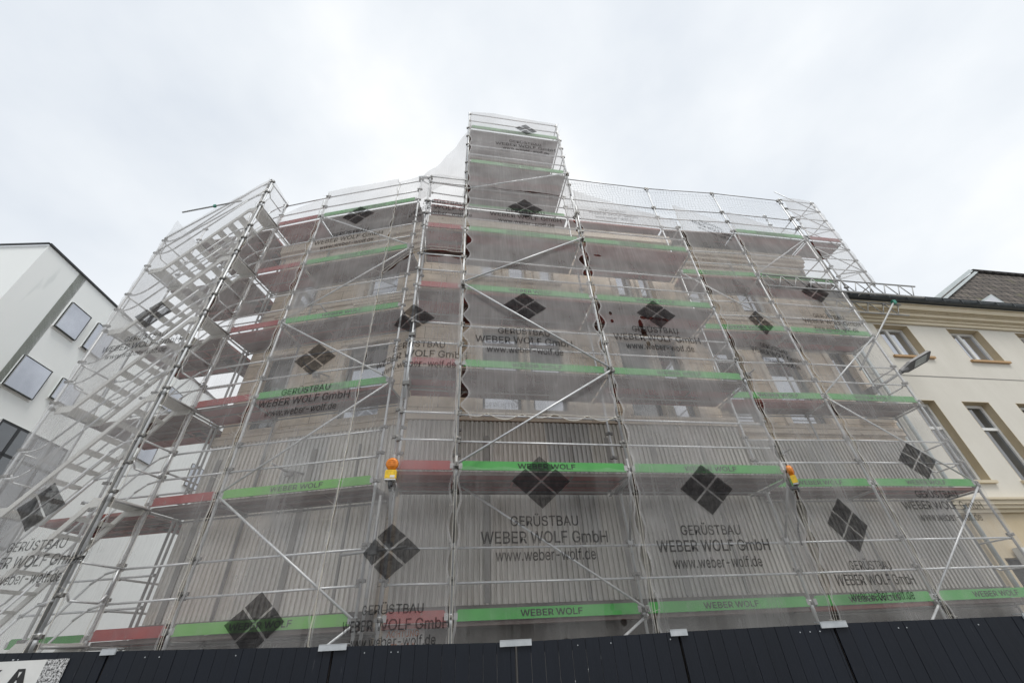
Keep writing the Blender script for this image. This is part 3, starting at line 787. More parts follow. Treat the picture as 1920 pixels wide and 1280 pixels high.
# ---------- right wing scaffold
rs = thing('right_wing_scaffold', 'right wing scaffold standing one row further back beside the cream house, two green bays', 'scaffold', (7.3, 9.2, GZ))
for k, top in (('B4', 14.1), ('B5', 14.1)): standard(rs, P[k], GZ + .15, top, J(0, top), foot=True)
for k in ('B3', 'B4', 'B5'): standard(rs, P[k] + nC * .66, GZ + .15, 12.6, (), mat='steel_dull', foot=True)
for lv in range(1, 7):
    z = DK(lv)
    for a, b in (('B3', 'B4'), ('B4', 'B5')):
        deck(rs, P[a], P[b], z, .02, .68)
        if not (lv == 6 and a == 'B3'): toe_board(rs, P[a], P[b], z, 'toe_green', True, -.04)
        for dz in (.5, 1.0): rail(rs, P[a], P[b], z + dz)
        rail(rs, P[a] + nC * .66, P[b] + nC * .66, z - .1, name='ledger', mat='steel_dull')
    for k in ('B4', 'B5'): transom(rs, P[k], nC, 0, .66, z - .075)
    end_guard(rs, P['B5'], nC, .66, z)
for a, b in (('B3', 'B4'), ('B4', 'B5')):
    rail(rs, P[a], P[b], 14.05, name='ledger'); rail(rs, P[a], P[b], GZ + .35, name='ledger', mat='steel_dull')
for a, za, b, zb in (('B4', 2.0, 'B5', 3.95), ('B4', 6.0, 'B5', 4.02), ('B4', 6.05, 'B5', 7.95), ('B3', 9.95, 'B4', 8.05), ('B4', 10.05, 'B5', 11.95), ('B3', .1, 'B4', 1.9)):
    brace(rs, P[a], za, P[b], zb)
p = P['B4'] + dC * .9
for z in (4.9, 7.0):
    mb = MB(); q0 = P['B3'] + dC * 1.3; mb.tube(v3(q0 + nC * .3, z), v3(q0 + nC * .8, z), .02, 8); mb.tube(v3(q0 + nC * .6, z), v3(q0 + dC * .3 + nC * .8, z), .02, 8); mb.cbox(v3(q0 + nC * .6, z), (.12, 0, 0), (0, .1, 0), (0, 0, .1))
    mb.build('wall_tie', 'steel_dull', rs)
# lean strut up to the girder
mb = MB(); a = rq(4.17 + 8.42, .0, 9.31) ; b = rq(1.55 + 8.42, .0, 6.86)
a = v3(P['B4'] + dC * 4.17, 9.33); b = v3(P['B4'] + dC * 1.62 + nC * .1, 6.9)
mb.tube(b, a, .024, 8); mb.cur = 1; mb.cbox(a, (.09, 0, 0), (0, .09, 0), (0, 0, .12)); mb.build('strut', ['steel_dull', 'coupler_green'], rs)

# ---------- lattice girders reaching over the neighbouring roof
def girder(p, d, u0, u1, z, h, label):
    g = thing('lattice_girder', label, 'girder', tuple(v3(p + d * u0, z - h)), 'lattice girders bridging to the cream house roof')
    for zz in (z, z - h):
        mb = MB(); mb.tube(v3(p + d * u0, zz), v3(p + d * u1, zz), .024, 8); mb.build('chord', 'steel_dull', g)
    mb = MB(); n = int((u1 - u0) / .5); w = (u1 - u0 - .2) / n
    for k in range(n):
        a = u0 + .1 + k * w
        mb.tube(v3(p + d * a, z), v3(p + d * (a + w / 2), z - h), .014, 6); mb.tube(v3(p + d * (a + w / 2), z - h), v3(p + d * (a + w), z), .014, 6)
    mb.build('lattice_bar', 'steel_dull', g)
    return g
girder(P['B4'] - nC * .09, dC, .1, 5.27, 9.98, .45, 'front lattice girder across the right wing, running out over the cream house gutter')
girder(P['B4'] + nC * .72, dC, 2.6, 5.6, 9.98, .45, 'rear lattice girder above the cream house gutter, just behind the front one')
mb = MB(); p = P['B4'] + dC * 4.2 + nC * .3
lt = thing('ring_lock_tower', 'small tower of short-spaced tubes on the girders at the right end', 'scaffold', tuple(v3(P['B5'], 9.95)))
B6 = P['B5'] + dC * 1.39
B5i = P['B5'] + nC * .72; B6i = B6 + nC * .72
mb.tube(v3(p - dC * .7, 10.75), v3(p + dC * .25, 10.95), .02, 8); mb.tube(v3(p, 9.9), v3(p, 10.88), .02, 8); mb.build('stray_tube', 'steel_dull', lt)
for p in (P['B5'] + dC * .1, B6, B5i, B6i): standard(lt, p, 9.98, 14.2, [10.1 + .5 * i for i in range(9)])
for i in range(9):
    z = 10.1 + .5 * i
    rail(lt, P['B5'] + dC * .1, B6, z, name='ledger', r=.017)
    if i % 2 == 0: rail(lt, B6, B6i, z, name='ledger', r=.017)
for k, (a, b) in enumerate(((P['B5'] + dC * .1, B6), (B6, P['B5'] + dC * .1)) * 4):
    mb = MB(); z = 10.1 + .5 * k; mb.tube(v3(a, z), v3(b, z + (1.0 if k % 2 else .5)), .015, 6); mb.build('diagonal_brace', 'steel', lt)
deck(lt, P['B5'] + dC * .1, B6, 11.94, .02, .7); toe_board(lt, P['B5'] + dC * .1, B6, 11.94, 'toe_red', False, -.04)

# ---------- stair tower at the left
st = thing('stair_tower', 'scaffold stair tower with parallel alloy flights at the far left corner', 'stair tower', (-8.1, 7.5, GZ))
T1, T3, T4, L0 = P['T1'], P['T3'], P['T4'], P['L0']
dT = udir(T3, T1); nT = nrm(dT); LT = (T1 - T3).length
for p, top in ((T1, 13.1), (T3, 11.1), (T4, 12.9), (T3 + dT * 1.28 + nT * .8, 12.9)):
    standard(st, p, GZ + .15, top, J(0, top), foot=True)
standard(st, T1 + dT * -.12 + nT * .03, GZ + .15, 13.0, (), mat='steel_dull')
def tq(u, y, z): return v3(T3 + dT * u + nT * y, z)
for lv in range(0, 6):
    z0 = DK(lv) if lv else GZ + .1; z1 = DK(lv + 1)
    la = .42; lb = LT - .42
    for y in (.07, .70):                               # stringers with level ends
        mb = MB(); h = .15
        pts = [tq(.04, y, z0), tq(la, y, z0), tq(lb, y, z1), tq(LT - .04, y, z1)]
        for a, b in zip(pts, pts[1:]):
            mb.box(a - Vector((0, 0, h)), b - a, v3(nT, 0) * .035, (0, 0, h))
        mb.build('stringer', 'alu', st)
    mb = MB(); n = 8
    for k in range(1, n):
        u = la + (lb - la) * k / n; z = z0 + (z1 - z0) * k / n
        mb.box(tq(u - .11, .11, z - .05), v3(dT, 0) * .2, v3(nT, 0) * .58, (0, 0, .035))
    mb.build('treads', 'alu', st)
    for u0, u1, z in ((.05, la, z0), (lb, LT - .05, z1)):
        mb = MB(); mb.box(tq(u0, .11, z - .06), v3(dT, 0) * (u1 - u0), v3(nT, 0) * .58, (0, 0, .05)); mb.build('landing', 'alu', st)
    for y in (.0, .78):
        for hh in (1.0, .5):
            mb = MB(); pts = [tq(.02, y, z0 + hh + .02), tq(.2, y, z0 + hh), tq(.36, y, z0 + hh + .03), tq(.52, y, z0 + hh + .13), tq(lb - .1, y, z1 + hh - .2), tq(lb + .1, y, z1 + hh - .06), tq(LT - .05, y, z1 + hh)]
            mb.path(pts, .018); mb.build('handrail', 'steel', st)
    for u in (0, LT):
        zz = z0 if u == 0 else z1
        mb = MB(); mb.path([tq(u, .08, zz + 1.0), tq(u, .08, zz + .62), tq(u, .16, zz + .5), tq(u, .62, zz + .5), tq(u, .7, zz + .62), tq(u, .7, zz + 1.0)], .016)
        mb.tube(tq(u, .0, zz + 1.0), tq(u, .8, zz + 1.0), .018, 6); mb.build('end_guard', 'steel', st)
    transom(st, T3, nT, 0, .8, z0 - .06 if lv else .3); transom(st, T1, nT, 0, .8, z1 - .06)
rail(st, T3, T1, 10.6, 12.7); rail(st, T3, T1, 11.05, 13.05, off=-.03)
mb = MB(); a = tq(.1, -.1, 12.1); b = tq(1.9, -.05, 12.2); mb.tube(a, b, .022, 8); mb.cur = 1; mb.cbox(a + (b - a) * .55, (.07, 0, 0), (0, .06, 0), (0, 0, .08)); mb.build('loose_tube', ['steel_dull', 'coupler_green'], st)

# ---------- side scaffold round the corner behind the stair
ss = thing('side_scaffold', 'scaffold round the left corner of the sandstone building, behind the stair flights, seen from below', 'scaffold', (-7.5, 9, GZ))
sA = P['L0'] + dL * -.12
for dy in (.73, 3.3, 5.87):
    for du in (-.12, -.88): standard(ss, P['L0'] + dL * du + nL * dy, GZ + .15, 12.9, (), mat='steel_dull', foot=True)
for lv in range(1, 7):
    z = DK(lv)
    if lv > 1: deck(ss, T4, P['L0'] - dL * .14, z - .02, .02, 1.42)
    for dy in (.78, 3.35):
        a = P['L0'] + dL * -.88 + nL * (dy + 2.5); b = P['L0'] + dL * -.88 + nL * dy
        deck(ss, b + (a - b), b, z - .02, .02, .72)
        rail(ss, a, b, z + 1.0); rail(ss, a, b, z + .5)
    rail(ss, T4 + nL * .73, P['L0'] + nL * .73, z + 1.0); rail(ss, T4 + nL * .73, P['L0'] + nL * .73, z + .5)
toe_board(ss, T4 + nL * .72, P['L0'] + dL * -.9 + nL * .72, DK(6), 'toe_green', False); toe_board(ss, T4 + nL * .72, P['L0'] + dL * -.9 + nL * .72, DK(1), 'toe_green', False)

# ================================================================ NETS
NETW = []
class Net:
    """debris net hung along a plan path (list of points, each a function of z); s = metres along path, z = height"""
    def __init__(s, path, off, seed, amp=.03, low=None, blend=(-.2, 3.9)):
        s.path = [p if isinstance(p, tuple) else (p, p) for p in path]; s.off = off; s.seed = seed; s.amp = amp; s.bl = blend
        up = [Vector(p[0]) for p in s.path]
        s.L = [0]
        for a, b in zip(up, up[1:]): s.L.append(s.L[-1] + (b - a).length)
    def base(s, x, z):
        if len(s.path) < 3: return s.base0(x, z)
        acc = Vector((0, 0)); nn = Vector((0, 0)); r = .25
        r = min(r, x, s.L[-1] - x)
        for dx in (-r, -r / 2, 0, r / 2, r): p, n = s.base0(x + dx, z); acc += p; nn += n
        return acc / 5, nn.normalized()
    def base0(s, x, z):
        t = min(1, max(0, (z - s.bl[0]) / (s.bl[1] - s.bl[0])))
        pts = [Vector(p[1]).lerp(Vector(p[0]), t) for p in s.path]
        for i in range(len(pts) - 1):
            if x <= s.L[i + 1] or i == len(pts) - 2:
                f = (x - s.L[i]) / (s.L[i + 1] - s.L[i]); d = (pts[i + 1] - pts[i]).normalized()
                return pts[i].lerp(pts[i + 1], f), nrm(d)
    def at(s, x, z, extra=0.):
        p, n = s.base(x, z)
        T = s.L[-1]; w = math.sin(math.pi * min(1, max(0, x / T))) ** .7
        k = s.seed
        bil = noise.noise(Vector((x * .8 + k, z * .55, k * 3.1))) * 1.1 + noise.noise(Vector((x * 2.1, z * .8 + k, 5.))) * .45
        fold = noise.noise(Vector((x * 11 + k * 7, z * .35, 1.7))) * .10 + noise.noise(Vector((x * 26 + k, z * .5, 9.))) * .04 + noise.noise(Vector((x * 1.3 + z * 1.9 + k, z * .9 - x * .8, 4.))) * .16
        # tension creases running into the eyelets at the edges
        e = min(x, T - x); cre = math.sin(z * 12.5 + k) * .02 * math.exp(-e * 4.)
        h = (min(bil, .35) * s.amp + fold * .11 - s.amp * .45) * w + cre * .6
        return v3(p + n * (s.off + h - extra), z)
def net_mesh(net, z0, z1, name, label, mat, logos=(), texts=(), edges=(1, 1), scallop_bottom=0., scallop_top=0., nx=None, group='printed debris nets hung on the scaffold', lace=True, gap=(1, 1)):
    """z0,z1 numbers or functions of s"""
    T = net.L[-1]; nx = nx or int(T / .07); f0 = z0 if callable(z0) else (lambda x: z0); f1 = z1 if callable(z1) else (lambda x: z1)
    H = max(f1(0), f1(T)) - min(f0(0), f0(T)); nz = int(H / .075)
    rnd = random.Random(int(net.seed * 100)); ph = rnd.random() * 6
    def inset(z, side):
        g = abs(math.sin(z * math.pi / .52 + ph + side * 2)) ** 1.4
        lo = .5 + .5 * noise.noise(Vector((z * .9, ph + side * 9, 2.)))
        return .012 + g * (.02 + .13 * max(0, lo - .34)) * gap[side] + (.006 if gap[side] > 1 else 0)
    V = []; F = []; UV = []
    for j in range(nz + 1):
        for i in range(nx + 1):
            x = T * i / nx; a, b = f0(x), f1(x)
            if scallop_bottom: a += -abs(math.sin(x * math.pi / .62 + ph)) * scallop_bottom * (.4 + .6 * abs(noise.noise(Vector((x, 3, ph))))) + scallop_bottom * .6
            if scallop_top: b -= abs(math.sin(x * math.pi / .6 + ph)) * scallop_top
            z = a + (b - a) * j / nz
            i0 = inset(z, 0) if edges[0] else 0; i1 = inset(z, 1) if edges[1] else 0
            fx = i / nx
            # squeeze only near the edges
            xe = x + i0 * max(0, 1 - fx * T / .45) - i1 * max(0, 1 - (T - x) / .45)
            V.append(tuple(net.at(xe, z))); UV.append((xe, z))
    me = bpy.data.meshes.new(name)
    for j in range(nz):
        for i in range(nx):
            a = j * (nx + 1) + i; F.append((a, a + 1, a + nx + 2, a + nx + 1))
    me.from_pydata(V, [], F); ul = me.uv_layers.new(name='UVMap')
    ul.data.foreach_set('uv', [c for f in F for k in f for c in UV[k]])
    me.polygons.foreach_set('use_smooth', [True] * len(F)); me.materials.append(MATS[mat])
    p0 = net.at(T / 2, f0(T / 2)); root = thing(name, label, 'debris net', tuple(p0), group)
    sh = bpy.data.objects.new('mesh_sheet', me); COL.objects.link(sh); sh.parent = root; sh.location = -Vector(p0)
    ex = .012
    for (cx, cz, sc_) in logos:
        mb = MB(); h = .5 * sc_; g = .024
        for dx, dz in ((0, 1), (0, -1), (1, 0), (-1, 0)):
            c0, c1 = dx * .25 * sc_, dz * .25 * sc_; r = .25 * sc_ - g
            K = 6
            for ii in range(K):
                for jj in range(K):
                    cc = []
                    for aa, bb in ((ii, jj), (ii + 1, jj), (ii + 1, jj + 1), (ii, jj + 1)):
                        a_ = aa / K * 2 - 1; b_ = bb / K * 2 - 1
                        cc.append(net.at(cx + c0 + (a_ - b_) * r / 1, cz + (c1 + (a_ + b_ - 0) * r / 1 * 1) * .84, ex)) if False else cc.append(net.at(cx + c0 + (a_ - b_) / 2 * r, cz + (c1 + (a_ + b_) / 2 * r) * .84, ex))
                    mb.face(cc, None, True)
        mb.build('diamond_print', 'net_print', root)
    for (cx, cz, sc_) in texts:
        mb = MB(); rot = 0.
        fn = lambda X, Y: (lambda x, y: net.at(cx + X + x, cz + Y + y, ex))
        add_text(mb, 'GERÜSTBAU', 1.08 * sc_, .185 * sc_, fn(0, .245 * sc_), .008)
        add_text(mb, 'WEBER WOLF GmbH', 2.0 * sc_, .17 * sc_, fn(0, .0), .010)
        add_text(mb, 'www.weber-wolf.de', 1.55 * sc_, .16 * sc_, fn(0, -.235 * sc_), .008)
        mb.build('lettering', 'net_print', root)
    if scallop_bottom and nx > 30:
        mb = MB()
        for i in range(nx): mb.tube(V[i], V[i + 1], .008, 6, False)
        for i in range(0, nx - 1, 2):
            a_ = net.at(T * i / nx, f0(0) + .09, .03); b_ = net.at(T * (i + 2) / nx, f0(0) + .09, .03); mb.tube(a_, b_, .005, 5, False)
        mb.build('edge_rope', 'rope', root)
    if lace:
        for side in (0, 1):
            if not edges[side]: continue
            mb = MB(); hm = MB(); hp = None
            xs = .02 if side == 0 else T - .02; z = f0(xs) + .2; prev = None
            while z < f1(xs) - .1:
                pt = net.at(max(0, min(T, xs)), z, .012)
                if prev is not None: mb.tube(prev, pt, .004, 5, False)
                prev = pt
                if rnd.random() < .38:      # loose cable tie tail
                    d = Vector((rnd.uniform(-.5, .5), -rnd.uniform(.15, .5), rnd.uniform(-.12, .2))); d.normalize()
                    mb.tube(pt, pt + d * rnd.uniform(.06, .2), .0022, 4, False)
                z += .21
            zz = f0(xs); st_ = .06
            while zz < f1(xs):
                ins = inset(zz, side); xa = ins if side == 0 else T - ins; xb = xa + (.036 if side == 0 else -.036)
                cur = (net.at(xa, zz, .004), net.at(xb, zz, .004))
                if hp: hm.face([hp[0], hp[1], cur[1], cur[0]], [(xa, zz), (xb, zz), (xb, zz + st_), (xa, zz + st_)], True)
                hp = cur; zz += st_
            hm.build('hem', 'net_hem', root)
            if mb.f: mb.build('lacing', 'rope', root)
    return root
V2 = Vector
nA = net_mat('net_a', .29)
net_mat('net_b', .34)
net_mat('net_light', .25); net_mat('net_hem', .36); net_mat('net_sky', .36); net_mat('net_low', .24)
net_mat('net_stair', .33)
net_mat('net_tower', .36)
holesC = [(1.06 + .17 * i, 7.42 - .01 * i, .085, .045) for i in range(4)] + [(.95, 7.22, .05, .14), (.97, 6.98, .06, .13), (1.0, 6.70, .045, .07), (.30, 7.50, .035, .05), (.30, 7.28, .035, .05), (.33, 9.4, .1, .03)]
net_mat('net_c', .33, holes=holesC)
net_mat('net_d', .19, holes=[(2.42, 1.95, .07, .03), (2.5, 1.83, .05, .05), (1.62, 1.63, .05, .05), (2.35, 2.02, .03, .05)])
# stair tower
topT = lambda x: 11.1 + 2.0 * x / LT
nT_ = Net([T3, T1], -.06, 1.3, .02)
net_mesh(nT_, GZ + .1, topT, 'debris_net', 'net in front of the stair flights, with two dark diamonds and slanting top edge', 'net_stair', [(1.26, 8.07, 1.0), (1.37, 3.84, 1.0)], [(1.42, 7.19, .95), (1.75, 2.99, 1.0), ], (0, 1))
net_mesh(Net([T1, P['L0']], -.05, 2.1, .015), GZ + .1, 13.05, 'debris_net', 'narrow plain net on the end of the stair tower, left of the narrow red bay', 'net_light', edges=(1, 1))
net_mesh(Net([T4, T3], -.05, 2.9, .015), GZ + .1, 11.9, 'debris_net', 'narrow plain net on the outer left side of the stair tower', 'net_light', edges=(0, 0), lace=False)
# left wing
net_mesh(Net([P['L0'], P['L1']], -.085, 3.7, .02), GZ + .1, lambda x: 12.35 + .5 * x / 1.45, 'debris_net', 'plain net over the narrow red bay of the left wing', 'net_light')
Ls = P['L1'].lerp(P['L2'], .80)
net_mesh(Net([P['L1'], Ls], -.085, 4.9, .03), GZ + .1, lambda x: 13.1, 'debris_net', 'net over the long green bay of the left wing, three diamonds one above the other', 'net_a', [(1.26, 11.62, 1.), (1.2, 6.73, 1.), (1.45, 2.04, 1.)], [(1.16, 10.66, .98), (1.2, 5.76, .98)])
L2o = P['L2'] + V2((.02, -.0))
nCn = Net([(Ls, Ls), (P['F0'], P['B0']), (P['F1'], P['B1'])], -.085, 6.1, .02)
S2 = nCn.L[1]
net_mesh(nCn, GZ + .1, lambda x: 9.08 if x < S2 - .05 else 8.93, 'debris_net', 'lower net wrapped round the inner corner between left wing and middle bays', 'net_a', [(S2 + .02, 7.02, .92), (S2 + .10, 2.8, .9)], [(S2 + .18, 6.15, .95), (S2 + .2, 1.92, .78)], scallop_top=.10)
nCu = Net([Ls, P['F0'], P['F1']], -.085, 6.8, .02)
net_mesh(nCu, 9.05, lambda x: 12.95 - .85 * min(1, x / S2) if x < S2 else 12.1, 'debris_net', 'upper net round the inner corner, just below the swooping top sheet', 'net_light', [], [(S2 + .42, 10.66, .95)], scallop_bottom=.06)
# middle
nLow = Net([(P['F1'], P['B1']), (P['F2'], P['B2'])], -.085, 7.7, .03)
net_mesh(nLow, GZ + .1, 4.0, 'debris_net', 'lower net of the middle bay below the bracketed deck, torn holes near its foot', 'net_d', [(1.38, 3.76, 1.02)], [(1.40, 2.95, 1.)], scallop_top=.04)
nUp = Net([P['F1'], P['F2']], -.085, 8.3, .03)
net_mesh(nUp, lambda x: 4.84 + .01 * x, 11.75, 'debris_net', 'upper net of the middle bay with scalloped lower edge above bare corrugated sheet', 'net_b', [(1.34, 7.50, 1.), (1.57, 10.98, 1.)], [(1.28, 6.57, 1.), (1.56, 10.60, .95)], scallop_bottom=.16, gap=(2.4, 2.6))
net_mesh(Net([P['F1'], P['F2']], -.085, 9.1, .04), 11.75, lambda x: 15.95 - .0 * x, 'debris_net', 'pale net on the small tower above the middle bay', 'net_tower', [(1.85, 15.2, .8)], [(1.78, 14.15, .95)])
nR = Net([(P['F2'], P['B2']), (P['F3'], P['B3'])], -.085, 10.4, .03)
net_mesh(nR, GZ + .1, lambda x: 12.1 - .32 * x, 'debris_net', 'net right of the middle bay, torn holes across its upper diamond', 'net_c', [(1.40, 7.55, 1.), (1.32, 3.66, 1.02)], [(1.25, 6.86, 1.), (1.22, 2.80, 1.)], gap=(1.6, 1.5))
nD = Net([(P['F3'], P['B3']), (P['B4'], P['B4'])], -.085, 11.2, .03)
net_mesh(nD, GZ + .1, lambda x: 11.95 + .1 * x, 'debris_net', 'net stepping back from the right bracketed corner to the right wing', 'net_a', [(1.42, 7.85, .95), (1.06, 3.13, 1.12)], [(1.40, 6.86, .85), (1.20, 2.27, .95), (1.4, 11.45, .85)], gap=(1.6, 1.3))
nE = Net([P['B4'], P['B5']], -.085, 12.6, .03)
net_mesh(nE, GZ + .1, lambda x: 9.95 , 'debris_net', 'net on the outermost right bay beside the street lamp, below the lattice girder', 'net_a', [(1.50, 9.38, .95), (1.33, 4.46, 1.)], [(1.42, 8.28, .88), (1.28, 3.54, .95)], (1, 0))
net_mesh(Net([P['B4'], P['B5']], -.085, 13.4, .05), 10.02, lambda x: 12.9 - .9 * x / 2.58, 'debris_net', 'thin ragged net above the lattice girder on the outermost right bay', 'net_sky', edges=(1, 1))
net_mesh(Net([P['B5'] + dC * .1, B6], -.085, 14.2, .03), 10.05, 14.1, 'debris_net', 'pale plain net on the small right end tower against the sky', 'net_sky', edges=(0, 0), lace=False)
net_mesh(Net([P['B2'], P['B3'], P['B4'], P['B5']], .06, 15.5, .03), 11.95, lambda x: 14.03, 'safety_net', 'coarse white knotted safety net strung along the top rails of the right half', 'knotted_net', edges=(0, 0), lace=False, group=None)
# small printed pieces tied along the top rails
net_mesh(Net([P['B2'], P['B3']], -.03, 16.5, .03), 11.98, 12.6, 'debris_net', 'short lettered net strip along the top rail, right of the small tower', 'net_light', [], [(1.5, 12.3, .8)], (0, 0), lace=False)
# swooping sheet from the left wing top up to the tower
a0 = v3(P['L2'] - nL * .05, 13.1); a1 = v3(P['F1'] - nF * .02, 14.9); MBs = []; Vv = []; Ff = []; Uu = []
n1, n2 = 26, 14
for i in range(n1 + 1):
    t = i / n1; plan = P['L2'].lerp(P['F1'], t); zt = 13.1 + (14.9 - 13.1) * (t ** 2.1) ; zb = 12.0
    for j in range(n2 + 1):
        f = j / n2; z = zb + (zt - zb) * f; wv = .08 * noise.noise(Vector((t * 4, f * 3, 3.3))) + .05 * math.sin(t * 9 + f * 3) * (1 - t)
        q_ = plan + V2((.0, -.12 * math.sin(math.pi * t) + wv)); Vv.append(tuple(v3(q_, z))); Uu.append((t * 1.6, z))
for i in range(n1):
    for j in range(n2):
        a = i * (n2 + 1) + j; Ff.append((a, a + n2 + 1, a + n2 + 2, a + 1))
me = bpy.data.meshes.new('debris_net'); me.from_pydata(Vv, [], Ff); ul = me.uv_layers.new(name='UVMap'); ul.data.foreach_set('uv', [c for f in Ff for k in f for c in Uu[k]])
me.polygons.foreach_set('use_smooth', [True] * len(Ff)); net_mat('net_thin', .30); me.materials.append(MATS['net_thin'])
sw = bpy.data.objects.new('debris_net', me); COL.objects.link(sw); tag(sw, 'plain net sheet swooping from the left wing top up to the small tower', 'debris net', 'printed debris nets hung on the scaffold')
mb = MB(); mb.tube(v3(P['L2'] + V2((-.08, .0)), 13.12), v3(P['L2'] + V2((.28, .02)), 13.12), .045, 8); mb.tube(v3(P['L2'] + V2((.3, .05)), 12.2), v3(P['L2'] + V2((.3, .05)), 13.15), .022, 8)
mb.tube(v3(P['L2'] + V2((.02, 0)), 12.95), v3(P['L2'] + V2((.3, .04)), 12.75), .02, 8); mb.build('top_tube', 'steel', ls)

# ================================================================ HOARDING
fx = [(-7.6, 1.835), (-4.55, 1.755), (-2.1, 1.69), (-.13, 1.645), (1.62, 1.66), (3.28, 1.66), (5.4, 1.64), (7.6, 1.62)]
desc = ['hoarding panel at the left end carrying the lettered banner', 'second hoarding panel from the left, beside the banner', 'dark hoarding panel left of the middle of the picture', 'dark hoarding panel below the middle scaffold bay',
        'dark hoarding panel right of the middle of the picture', 'dark hoarding panel below the right wing scaffold', 'hoarding panel at the right end']
FY = 5.5
for i in range(len(fx) - 1):
    (xa, za), (xb, zb) = fx[i], fx[i + 1]
    root = thing('hoarding_panel', desc[i], 'hoarding', ((xa + xb) / 2, FY, GZ), 'boarded hoarding panels along the pavement')
    mb = MB(); x = xa + .012; n = 0
    while x < xb - .012:
        w = min(.146, xb - .012 - x); z0_ = za + (zb - za) * (x - xa) / (xb - xa); z1_ = za + (zb - za) * (x + w - xa) / (xb - xa); y = FY + random.uniform(-.002, .002)
        c = .006
        p = [(x + .002, y, GZ + .05), (x + w - .002, y, GZ + .05), (x + w - .002, y, z1_), (x + .002, y, z0_)]
        mb.prism(p, (0, .022, 0)); x += w
    mb.build('boarding', 'fence', root)
    mb = MB(); mb.box((xa + .01, FY + .028, GZ), (.07, 0, 0), (0, .07, 0), (0, 0, za - GZ - .02)); mb.build('post', 'fence_cap', root); mb = MB(); mb.box((xb - .08, FY + .028, GZ), (.07, 0, 0), (0, .07, 0), (0, 0, zb - GZ - .02)); mb.build('post', 'fence_cap', root)
    mb = MB(); mb.box((xa + .01, FY + .026, za - .10), (xb - xa - .02, 0, zb - za), (0, .05, 0), (0, 0, .09)); mb.build('rail', 'fence_cap', root)
    if 0 < i:
        w = (.16, .30, .34, .18, .28, .2)[i - 1]
        mb = MB(); mb.box((xa - w * .5, FY - .022, za - .035), (w, 0, 0), (0, .018, 0), (0, 0, .05)); mb.box((xa - w * .5, FY - .022, za + .017), (w, 0, 0), (0, .11, 0), (0, 0, .006)); 
        mb.build('joint_plate', 'zinc_plate', root)
    mb = MB()
    for _ in range(3):
        x = random.uniform(xa + .1, xb - .1); z = za + (zb - za) * (x - xa) / (xb - xa) - .06; mb.tube((x, FY - .004, z), (x, FY + .004, z), .006, 6)
    mb.build('screws', 'zinc_plate', root)
bn = thing('banner', 'white banner with large black letters and speckled border at the left end of the hoarding', 'banner', (-6.05, FY - .02, .6))
mb = MB(); mb.box((-7.47, FY - .014, .3), (2.28, 0, 0), (0, .006, 0), (0, 0, 1.41)); mb.build('sheet', 'paper', bn)
mb = MB(); mb.box((-5.19, FY - .014, .3), (.24, 0, 0), (0, .006, 0), (0, 0, 1.41))
for k in range(len(mb.uv)): mb.uv[k] = [(u, v) for u, v in mb.uv[k]]
mb.build('border', 'speckled_border', bn)
mb = MB(); add_text(mb, 'KA', .80, .42, lambda x, y: Vector((-5.60 + x, FY - .017, 1.43 + y)), .01); mb.build('lettering', 'ink', bn)

# ================================================================ warning lamps, street lamp, cable
def warn_lamp(p, z, label, yaw):
    t = thing('warning_lamp', label, 'warning lamp', tuple(v3(p, z)), 'amber warning lamps on the bracketed corners')
    R = Matrix.Rotation(yaw, 3, 'Z'); c = v3(p, z)
    X = R @ Vector((1, 0, 0)); Y = R @ Vector((0, 1, 0)); Z = Vector((0, 0, 1))
    mb = MB(); mb.cbox(c + Z * .06, X * .17, Y * .09, Z * .12); mb.cbox(c + Z * .125, X * .15, Y * .08, Z * .02); mb.cur = 1
    mb.cbox(c + Z * .03 - Y * .047 + X * .03, X * .07, Y * .003, Z * .035); mb.cbox(c - Z * .012, X * .16, Y * .085, Z * .02); mb.build('battery_box', ['yellow_box', 'paper'], t)
    mb = MB(); cc = c + Z * .235
    for k in range(1):
        seg = 20
        for s_ in (-1, 1):       # two domed lens faces
            rings = 5; prev = None
            for r_ in range(rings + 1):
                ph = math.pi / 2 * r_ / rings; rr = .095 * math.cos(ph); dy = -.02 * s_ - .035 * s_ * math.sin(ph)
                ring = [cc + X * (rr * math.cos(2 * math.pi * q / seg)) + Z * (rr * math.sin(2 * math.pi * q / seg)) + Y * dy for q in range(seg)]
                if prev:
                    for q in range(seg): j = (q + 1) % seg; mb.face([prev[q], prev[j], ring[j], ring[q]], None, True)
                prev = ring
        for q in range(seg):
            j = (q + 1) % seg; a = 2 * math.pi * q / seg; b = 2 * math.pi * j / seg
            mb.face([cc + (X * math.cos(a) + Z * math.sin(a)) * .098 - Y * .02, cc + (X * math.cos(b) + Z * math.sin(b)) * .098 - Y * .02, cc + (X * math.cos(b) + Z * math.sin(b)) * .098 + Y * .02, cc + (X * math.cos(a) + Z * math.sin(a)) * .098 + Y * .02])
        for q in range(4): mb.cbox(cc + Y * -.056 + Z * (.05 - .03 * q), X * .12, Y * .004, Z * .006)
    mb.build('lens', 'amber', t)
    mb = MB(); mb.tube(c + Z * .12, c + Z * .15, .03, 8); mb.tube(c - Z * .14 + Y * .0, c, .018, 8); mb.cbox(c - Z * .06 + Y * .06, X * .06, Y * .12, Z * .05); mb.build('clamp', 'lamp_housing', t)
    return t
warn_lamp(P['F0'] + V2((.02, -.12)), 3.76, 'amber warning lamp on the left forward corner, beside the narrow red toe board', rad(8))
warn_lamp(P['F3'] + V2((.05, -.10)), 3.74, 'amber warning lamp on the right forward corner, beside the end of the green board', rad(60))
sl = thing('street_lamp', 'flat grey street lamp head on a thin arm in front of the cream house', 'street lamp', tuple(rq(11.29, .9, 6.4)))
LD = Vector((2.36, -.55, 1.18))
Hc = rq(13.65, .5, 7.72) if False else None
